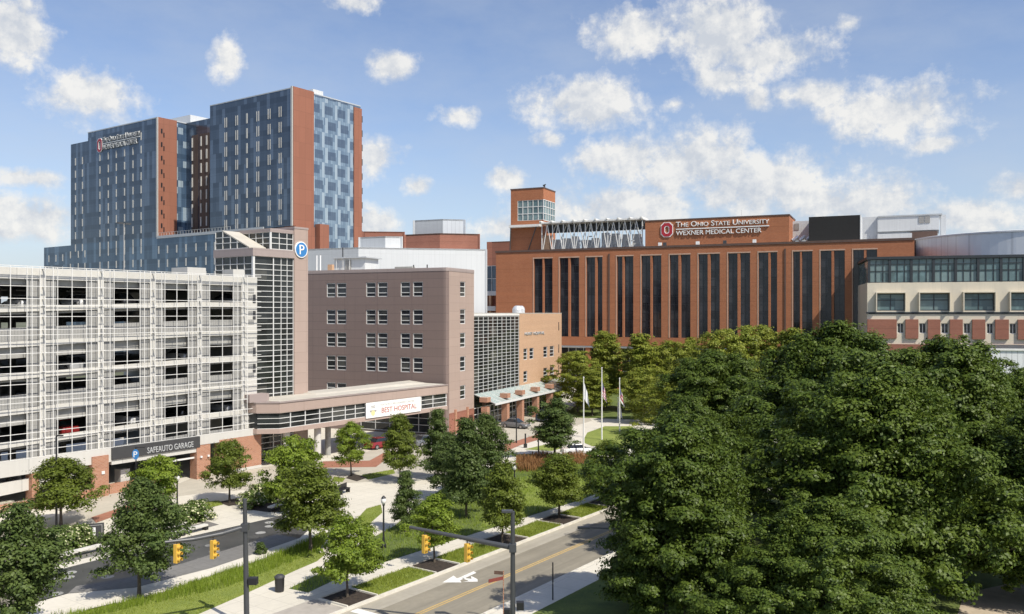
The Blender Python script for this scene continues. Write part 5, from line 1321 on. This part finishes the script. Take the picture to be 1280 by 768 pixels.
def lamp_post(px, pyb, h, label):
    p = at(px, pyb); e = empty('lamp_post', p, 0, label, 'lamp', 'globe lamp posts')
    MB().lathe([(.20,0),(.20,.25),(.11,.45),(.075,.9),(.06,h-.75),(.10,h-.7),(.10,h-.6)],12).build('post', M['black'], e, smooth=False)
    g_ = MB().lathe([(.10,h-.6),(.20,h-.45),(.21,h-.25),(.12,h-.08)],14).build('lantern', M['whiteglobe'], e, smooth=True)
    MB().lathe([(.20,h-.14),(.12,h-.04),(.03,h+.06)],12).build('cap', M['black'], g_)
    return e
lamp_post(479.5, 685, 3.95, 'black lamp post on the corner of the garden lawn left of the street trees')
lamp_post(221.5, 645, 3.7, 'black lamp post behind the tall dark tree at the garage entrance')
lamp_post(643, 634, 4.0, 'lamp post with its white globe just above the russet grass')
def bar_lamp(px, pyb, h, label, arm=(.5,0)):
    p = at(px, pyb); e = empty('street_light', p, 0, label, 'lamp')
    MB().tube((0,0,0),(0,0,h),.10,.06,10).build('pole', M['black'], e); MB().box(min(0,arm[0]),max(0,arm[0]),-.1,.1,h-.05,h+.07).build('lamp_head', M['black'], e, bevel=.02); return e
bar_lamp(70.5, 662, (662-545)*18/(662-HOR), 'tall black street light rising behind the round tree at the left', (.55,0))
bar_lamp(645.5, 554, 4.6, 'dark lamp post in the loop drive next to the black car', (-.45,0))
bar_lamp(673, 566, 2.6, 'short dark post on the verge by the loop drive', (.2,0))
e = bar_lamp(832, 788, 5.9, 'street light whose thin arm sticks out of the maple over the near pavement', (-.2,0))
MB().path([(0,0,5.8),(-2,.0,5.7),(-4.4,.0,5.82)],[.06,.045,.04],8).build('arm', M['polegrey'], e); MB().box(-5.0,-4.3,-.13,.13,5.76,5.88).build('lamp_tip', M['polegrey'], e, bevel=.03)
p = at(656.7, 560); e = empty('bollard_sign', p, R(20), 'slim dark sign bollard on the loop drive corner', 'bollard'); MB().box(-.08,.08,-.08,.08,0,1.9).build('post', M['black'], e); MB().box(-.22,.22,-.1,.1,.0,.55).build('base', M['black'], e)
p = at(691, 750); e = empty('slim_post', p, 0, 'thin dark post at the edge of the near pavement', 'post'); MB().tube((0,0,-.02),(0,0,2.35),.045,.04,8).build('post', M['black'], e); MB().box(-.09,.09,-.02,.02,1.0,1.12).build('clip', M['steelwhite'], e)
# street name signs
p = at(629.3, 777); e = empty('street_name_sign', p, 0, 'two street name blades crossing on a thin pole beside the right signal pole', 'sign')
MB().tube((0,0,-.1),(0,0,2.95),.03,.03,8).build('pole', M['garagebrick'], e)
b_ = MB().box(-.0,.56,-.015,.015,2.72,2.92).build('name_blade', M['brownsign'], e, label='brown name blade'); b_.rotation_euler.z = R(180-14)
b2 = MB().box(-.0,1.05,-.015,.015,2.44,2.64).build('name_blade', M['streetred'], e, label='red name blade'); b2.rotation_euler.z = R(216)
for b__, w_, s_ in ((b_, .50, 'MEDICAL'), (b2, .95, 'CENTER DR')):
    t_ = text_mesh('lettering', s_, M['letterwhite'], b__, .03, 2.78 if b__ is b_ else 2.49, w_, .09, .015, .006)
    t_.rotation_euler.z = math.pi; t_.location = (w_+.05, 0, 0)
# blue parking disc on a post before the garage
p = at(170, 655); e = empty('parking_post_sign', p, 0, 'blue parking disc on a post under the dark garage board', 'sign'); hp = CAMZ-(568-HOR)*p.y/F
MB().tube((0,0,0),(0,0,hp+.6),.05,.05,8).build('post', M['black'], e); MB().box(-.1,.75,-.03,.03,hp+.55,hp+.62).build('bracket', M['black'], e)
m = MB(); disc(m, 0, hp, .44, -.10, -.06, sx=.66); m.build('face', M['signblue'], e); text_mesh('letter', 'P', M['letterwhite'], e, -.16, hp-.25, .32, .5, -.101, .02)
# litter bin
p = at(349.5, 739.5); e = empty('litter_bin', p, 0, 'black slatted litter bin alone on the corner paving', 'bin')
MB().lathe([(.27,0),(.29,.1),(.31,.85),(.33,.9)],16).build('body', M['black'], e); MB().lathe([(.34,.9),(.34,.97),(.22,1.08)],16).build('lid', M['charcoal'], e)
# dark notice panel
p = at(117, 676); e = empty('notice_panel', p, R(25), 'dark granite notice panel with a pale emblem between shrub and tree', 'sign')
MB().box(-.75,.75,-.08,.08,0,1.35).build('slab', M['charcoal'], e, bevel=.01); MB().box(-.08,.14,-.11,-.083,.4,1.05).build('emblem', M['letterwhite'], e)
m = MB(); ring(m, [(-.62,.12),(.62,.12),(.62,1.24),(-.62,1.24)], [(-.58,.16),(.58,.16),(.58,1.2),(-.58,1.2)], -.1, -.082); m.build('line', M['lettergrey'], e)
# benches
def stone_bench(a, b, label, h=.48):
    pa = at(*a); pb = at(*b); v = pb-pa; ln = v.length; e = empty('stone_bench', pa, math.atan2(v.y, v.x), label, 'bench', 'long low stone benches')
    MB().box(0,ln,-.25,.25,h-.16,h).build('seat', M['stone'], e, bevel=.02)
    for x in ([.1,ln/2,ln-.1] if ln > 3 else [.1,ln-.1]): MB().box(x-.15,x+.15,-.2,.22,0,h-.165).build('leg', M['black'], e)
stone_bench((67,703),(126,688),'long low white bench before the left flowering shrubs')
stone_bench((196,678),(258,662),'long low grey bench in front of the middle flowering shrubs')
stone_bench((337,640),(360,632),'short white bench beside the bed of shrubs behind the left pole')
stone_bench((182,671),(232,658),'thin white kerb-like bench close behind the middle bench', .40)
p = at(430.5, 617); e = empty('park_bench', p, R(70), 'black bench with a backrest on the plaza beside the trees', 'bench')
MB().box(-.8,.8,-.22,.22,.42,.48).build('seat', M['black'], e); MB().box(-.8,.8,.2,.26,.48,.95).build('backrest', M['black'], e)
for x in (-.7,.7): MB().box(x-.04,x+.04,-.2,.24,0,.42).build('leg', M['black'], e)
e_ = obj_from('clipped_bush', SH[0]); e_.data = SH[0].copy(); e_.data.materials.clear(); e_.data.materials.append(L['dark']); e_.data.materials.append(L['dark']); p = at(325.5, 693); e_.location = p; e_.scale = (.42,.42,.65); tag(e_, 'small grey green bush at the edge of the dark paving', 'bush')
# flagpoles
def flagpole(px, pyb, pyt, label, flag_label, kind, fz):
    p = at(px, pyb); sc = p.y/F; h = (pyb-pyt)*sc
    e = empty('flagpole', p, 0, label, 'flagpole', 'white flagpoles'); MB().tube((0,0,0),(0,0,h),.11,.06,10).build('pole', M['steelwhite'], e); MB().lathe([(.02,h),(.10,h+.07),(.1,h+.13),(.02,h+.2)],10).build('finial', M['steelwhite'], e)
    f = empty('flag', (p.x+.08,p.y,h-fz), R(-8), flag_label, 'flag')
    def cloth(name, mat, u0, u1, w0, w1, off=0.0):
        vs = []; fs = []; nu = 10; nw = 12
        for i in range(nu+1):
            for j in range(nw+1):
                u = u0+(u1-u0)*i/nu; w = w0+(w1-w0)*j/nw
                x = u*(.42+.25*w)*1.0; z = -w*2.0 - u*1.3*(1-.2*w); y = .10*math.sin(u*9+w*2)*(u+.1) - off
                vs.append((x,y,z))
        for i in range(nu):
            for j in range(nw): a = i*(nw+1)+j; fs.append((a,a+1,a+nw+2,a+nw+1))
        return MB().add(vs, fs).build(name, mat, f, smooth=True)
    if kind == 'white': cloth('cloth', M['whitecloth'], 0,1,0,1)
    else:
        cloth('cloth', M['whitecloth'], 0,1,0,1)
        for k in range(4 if kind == 'us' else 2): cloth('stripe', M['redcloth'], 0 if k>1 or kind!='us' else .45,1,(.05+.25*k) if kind=='us' else .15+.4*k,(.16+.25*k) if kind=='us' else .35+.4*k, .02)
        cloth('canton', M['navy'], 0,.42,0,.5,.03)
flagpole(729.5, 572, 473, 'left white flagpole of the three', 'limp white flag on the left flagpole', 'white', .6)
flagpole(752.3, 550, 461, 'tallest, middle white flagpole', 'limp striped flag on the middle flagpole', 'us', 1.9)
flagpole(774.5, 540, 474, 'right white flagpole beside the maples', 'limp red white and blue flag on the right flagpole', 'ohio', 1.3)
flagpole(772.6, 526, 498, 'short white pole just behind the right flagpole', 'small limp white flag low behind the right flagpole', 'white', .5)

# ------------------------------------------------------------------ sky, sun, camera
az, el = 137.0, 50.0
w = bpy.data.worlds.new('World'); S.world = w; w.use_nodes = True; t = w.node_tree
bg = t.nodes['Background']; sk = t.nodes.new('ShaderNodeTexSky'); sk.sky_type = 'NISHITA'; sk.sun_disc = False
sk.sun_elevation = R(el); sk.sun_rotation = R(az); sk.air_density = 1.0; sk.dust_density = 1.2; sk.ozone_density = 1.5; sk.altitude = 200
tc = t.nodes.new('ShaderNodeTexCoord'); D = tc.outputs['Generated']
sp = t.nodes.new('ShaderNodeSeparateXYZ'); t.links.new(D, sp.inputs[0])
AZ = math_(t, 'ARCTAN2', sp.outputs[0], sp.outputs[1]); EL = math_(t, 'ARCSINE', sp.outputs[2])
cb = t.nodes.new('ShaderNodeCombineXYZ'); t.links.new(AZ, cb.inputs[0]); t.links.new(EL, cb.inputs[1]); V = cb.outputs[0]
def vm(op, a, b):
    n = t.nodes.new('ShaderNodeVectorMath'); n.operation = op
    for i, x in enumerate((a, b)):
        if isinstance(x, tuple): n.inputs[i].default_value = x
        elif x is not None: t.links.new(x, n.inputs[i])
    return n
nz = noise(t, V, 13, 10, .66); nz2 = noise(t, vm('ADD', V, (3,7,1)).outputs[0], 5, 3, .5)
nz3 = noise(t, V, 42, 8, .62)
clouds = [(18,42,52,44,.95),(-20,20,60,50,.8),(118,118,68,36,1.0),(285,72,24,34,.42),(485,82,36,20,.62),(440,4,52,16,.45),(575,145,38,16,.55),(468,196,40,30,.75),(522,234,22,15,.7),
          (468,280,40,20,.85),(15,275,90,32,.95),(30,222,60,16,.55),(634,224,30,20,.8),(800,42,72,30,.85),(885,50,76,52,1.0),(965,68,76,26,.9),(900,98,46,22,.9),(1115,138,86,40,1.0),(1015,118,50,18,.9),
          (728,130,84,34,.9),(690,175,30,16,.5),(790,200,80,34,.85),(860,205,105,48,1.0),(950,230,120,48,.98),(1060,255,110,36,.9),(770,262,130,30,.95),(630,285,60,22,.55),(950,127,22,18,.5),(845,130,26,14,.4),
          (1225,270,80,26,.9),(1275,236,40,24,.85),(1060,30,30,14,.25),(560,300,60,22,.4),(1170,180,60,16,.25)]
acc = None
for (px, py, rx, ry, s) in clouds:
    a0 = math.atan((px-640)/F); hyp = math.hypot(px-640, F); e0 = math.atan((HOR-py)/hyp)
    rx_ = rx/hyp*math.cos(a0)*1.12; ry_ = ry/hyp*1.12
    dv = vm('SUBTRACT', V, (a0, e0, 0)).outputs[0]; dv = vm('MULTIPLY', dv, (1/rx_, 1/ry_, 1)).outputs[0]
    ln = t.nodes.new('ShaderNodeVectorMath'); ln.operation = 'LENGTH'; t.links.new(dv, ln.inputs[0])
    f = math_(t, 'SUBTRACT', 1.0, ln.outputs['Value']); f = math_(t, 'MAXIMUM', f, -1.0)
    f = math_(t, 'MULTIPLY_ADD', f, .9, (s-1.0)*.5)
    acc = f if acc is None else math_(t, 'MAXIMUM', acc, f)
n1 = math_(t, 'MULTIPLY', math_(t, 'SUBTRACT', nz, .5), 2.3); n3 = math_(t, 'MULTIPLY', math_(t, 'SUBTRACT', nz3, .5), 1.15)
f = math_(t, 'ADD', math_(t, 'ADD', acc, n1), n3)
dens = math_(t, 'POWER', ramp(t, f, -.10, .46), 1.2)
# the rest of the sky, outside the photograph, carries the same kind of fair-weather cloud
side = ramp(t, math_(t, 'ABSOLUTE', AZ), .75, .95); gen = ramp(t, math_(t, 'ADD', noise(t, D, 3.2, 9, .6), math_(t, 'MULTIPLY', sp.outputs[2], -.05)), .58, .72)
dens = math_(t, 'MAXIMUM', dens, math_(t, 'MULTIPLY', math_(t, 'MULTIPLY', gen, side), .6))
dens = math_(t, 'MULTIPLY', dens, ramp(t, f, -.1, 1.0)) if False else dens
nzu = noise(t, vm('ADD', V, (.012,.020,0)).outputs[0], 13, 10, .66); nz3u = noise(t, vm('ADD', V, (.004,.007,0)).outputs[0], 42, 8, .62)
lit = math_(t, 'ADD', math_(t, 'SUBTRACT', nz, nzu), math_(t, 'MULTIPLY', math_(t, 'SUBTRACT', nz3, nz3u), .5))
shade = math_(t, 'ADD', math_(t, 'MULTIPLY', ramp(t, lit, -.12, .12), .75), math_(t, 'MULTIPLY', ramp(t, nz2, .35, .65), .25))
SKY_K = 1.0
ccol = mixc(t, shade, (4.9,5.25,5.8), (7.9,7.75,7.4))
haze = math_(t, 'POWER', math_(t, 'SUBTRACT', 1.0, math_(t, 'MINIMUM', math_(t, 'MAXIMUM', sp.outputs[2], 0.0), 1.0)), 9.0)
skyb = mixc(t, 1.0, sk.outputs[0], (1.20,1.17,1.26), 'MULTIPLY')
skyc = mixc(t, math_(t, 'MULTIPLY', haze, .6), skyb, (4.7,5.6,6.7))
veil = math_(t, 'MULTIPLY', ramp(t, noise(t, vm('MULTIPLY', V, (1,2.2,1)).outputs[0], 4.5, 7, .6), .38, .75), .36)
skyc = mixc(t, veil, skyc, (4.9,5.4,6.1))
fin = mixc(t, math_(t, 'MULTIPLY', dens, .93), skyc, ccol)
t.links.new(fin, bg.inputs[0]); bg.inputs[1].default_value = .10
sl = bpy.data.lights.new('sun', 'SUN'); sl.energy = 4.7; sl.angle = R(.55); sl.color = (1.0,.94,.83)
so = bpy.data.objects.new('sun', sl); COL.objects.link(so)
sd = Vector((math.sin(R(az))*math.cos(R(el)), math.cos(R(az))*math.cos(R(el)), math.sin(R(el))))
so.rotation_euler = sd.to_track_quat('Z', 'Y').to_euler(); so.location = (60,-60,120)
cam = bpy.data.cameras.new('camera'); co_ = bpy.data.objects.new('camera', cam); COL.objects.link(co_); S.camera = co_
co_.location = (0,0,CAMZ); co_.rotation_euler = (R(90),0,0)
cam.sensor_width = 36; cam.lens = 36*F/1280; cam.shift_y = (HOR-384)/1280; cam.clip_start = .5; cam.clip_end = 6000
S.view_settings.view_transform = 'Standard'; S.view_settings.look = 'None'; S.view_settings.gamma = 1; S.view_settings.exposure = .27
S.cycles.max_bounces = 6; S.cycles.transparent_max_bounces = 4; S.cycles.use_denoising = True
S.cycles.use_adaptive_sampling = True; S.cycles.adaptive_threshold = .02
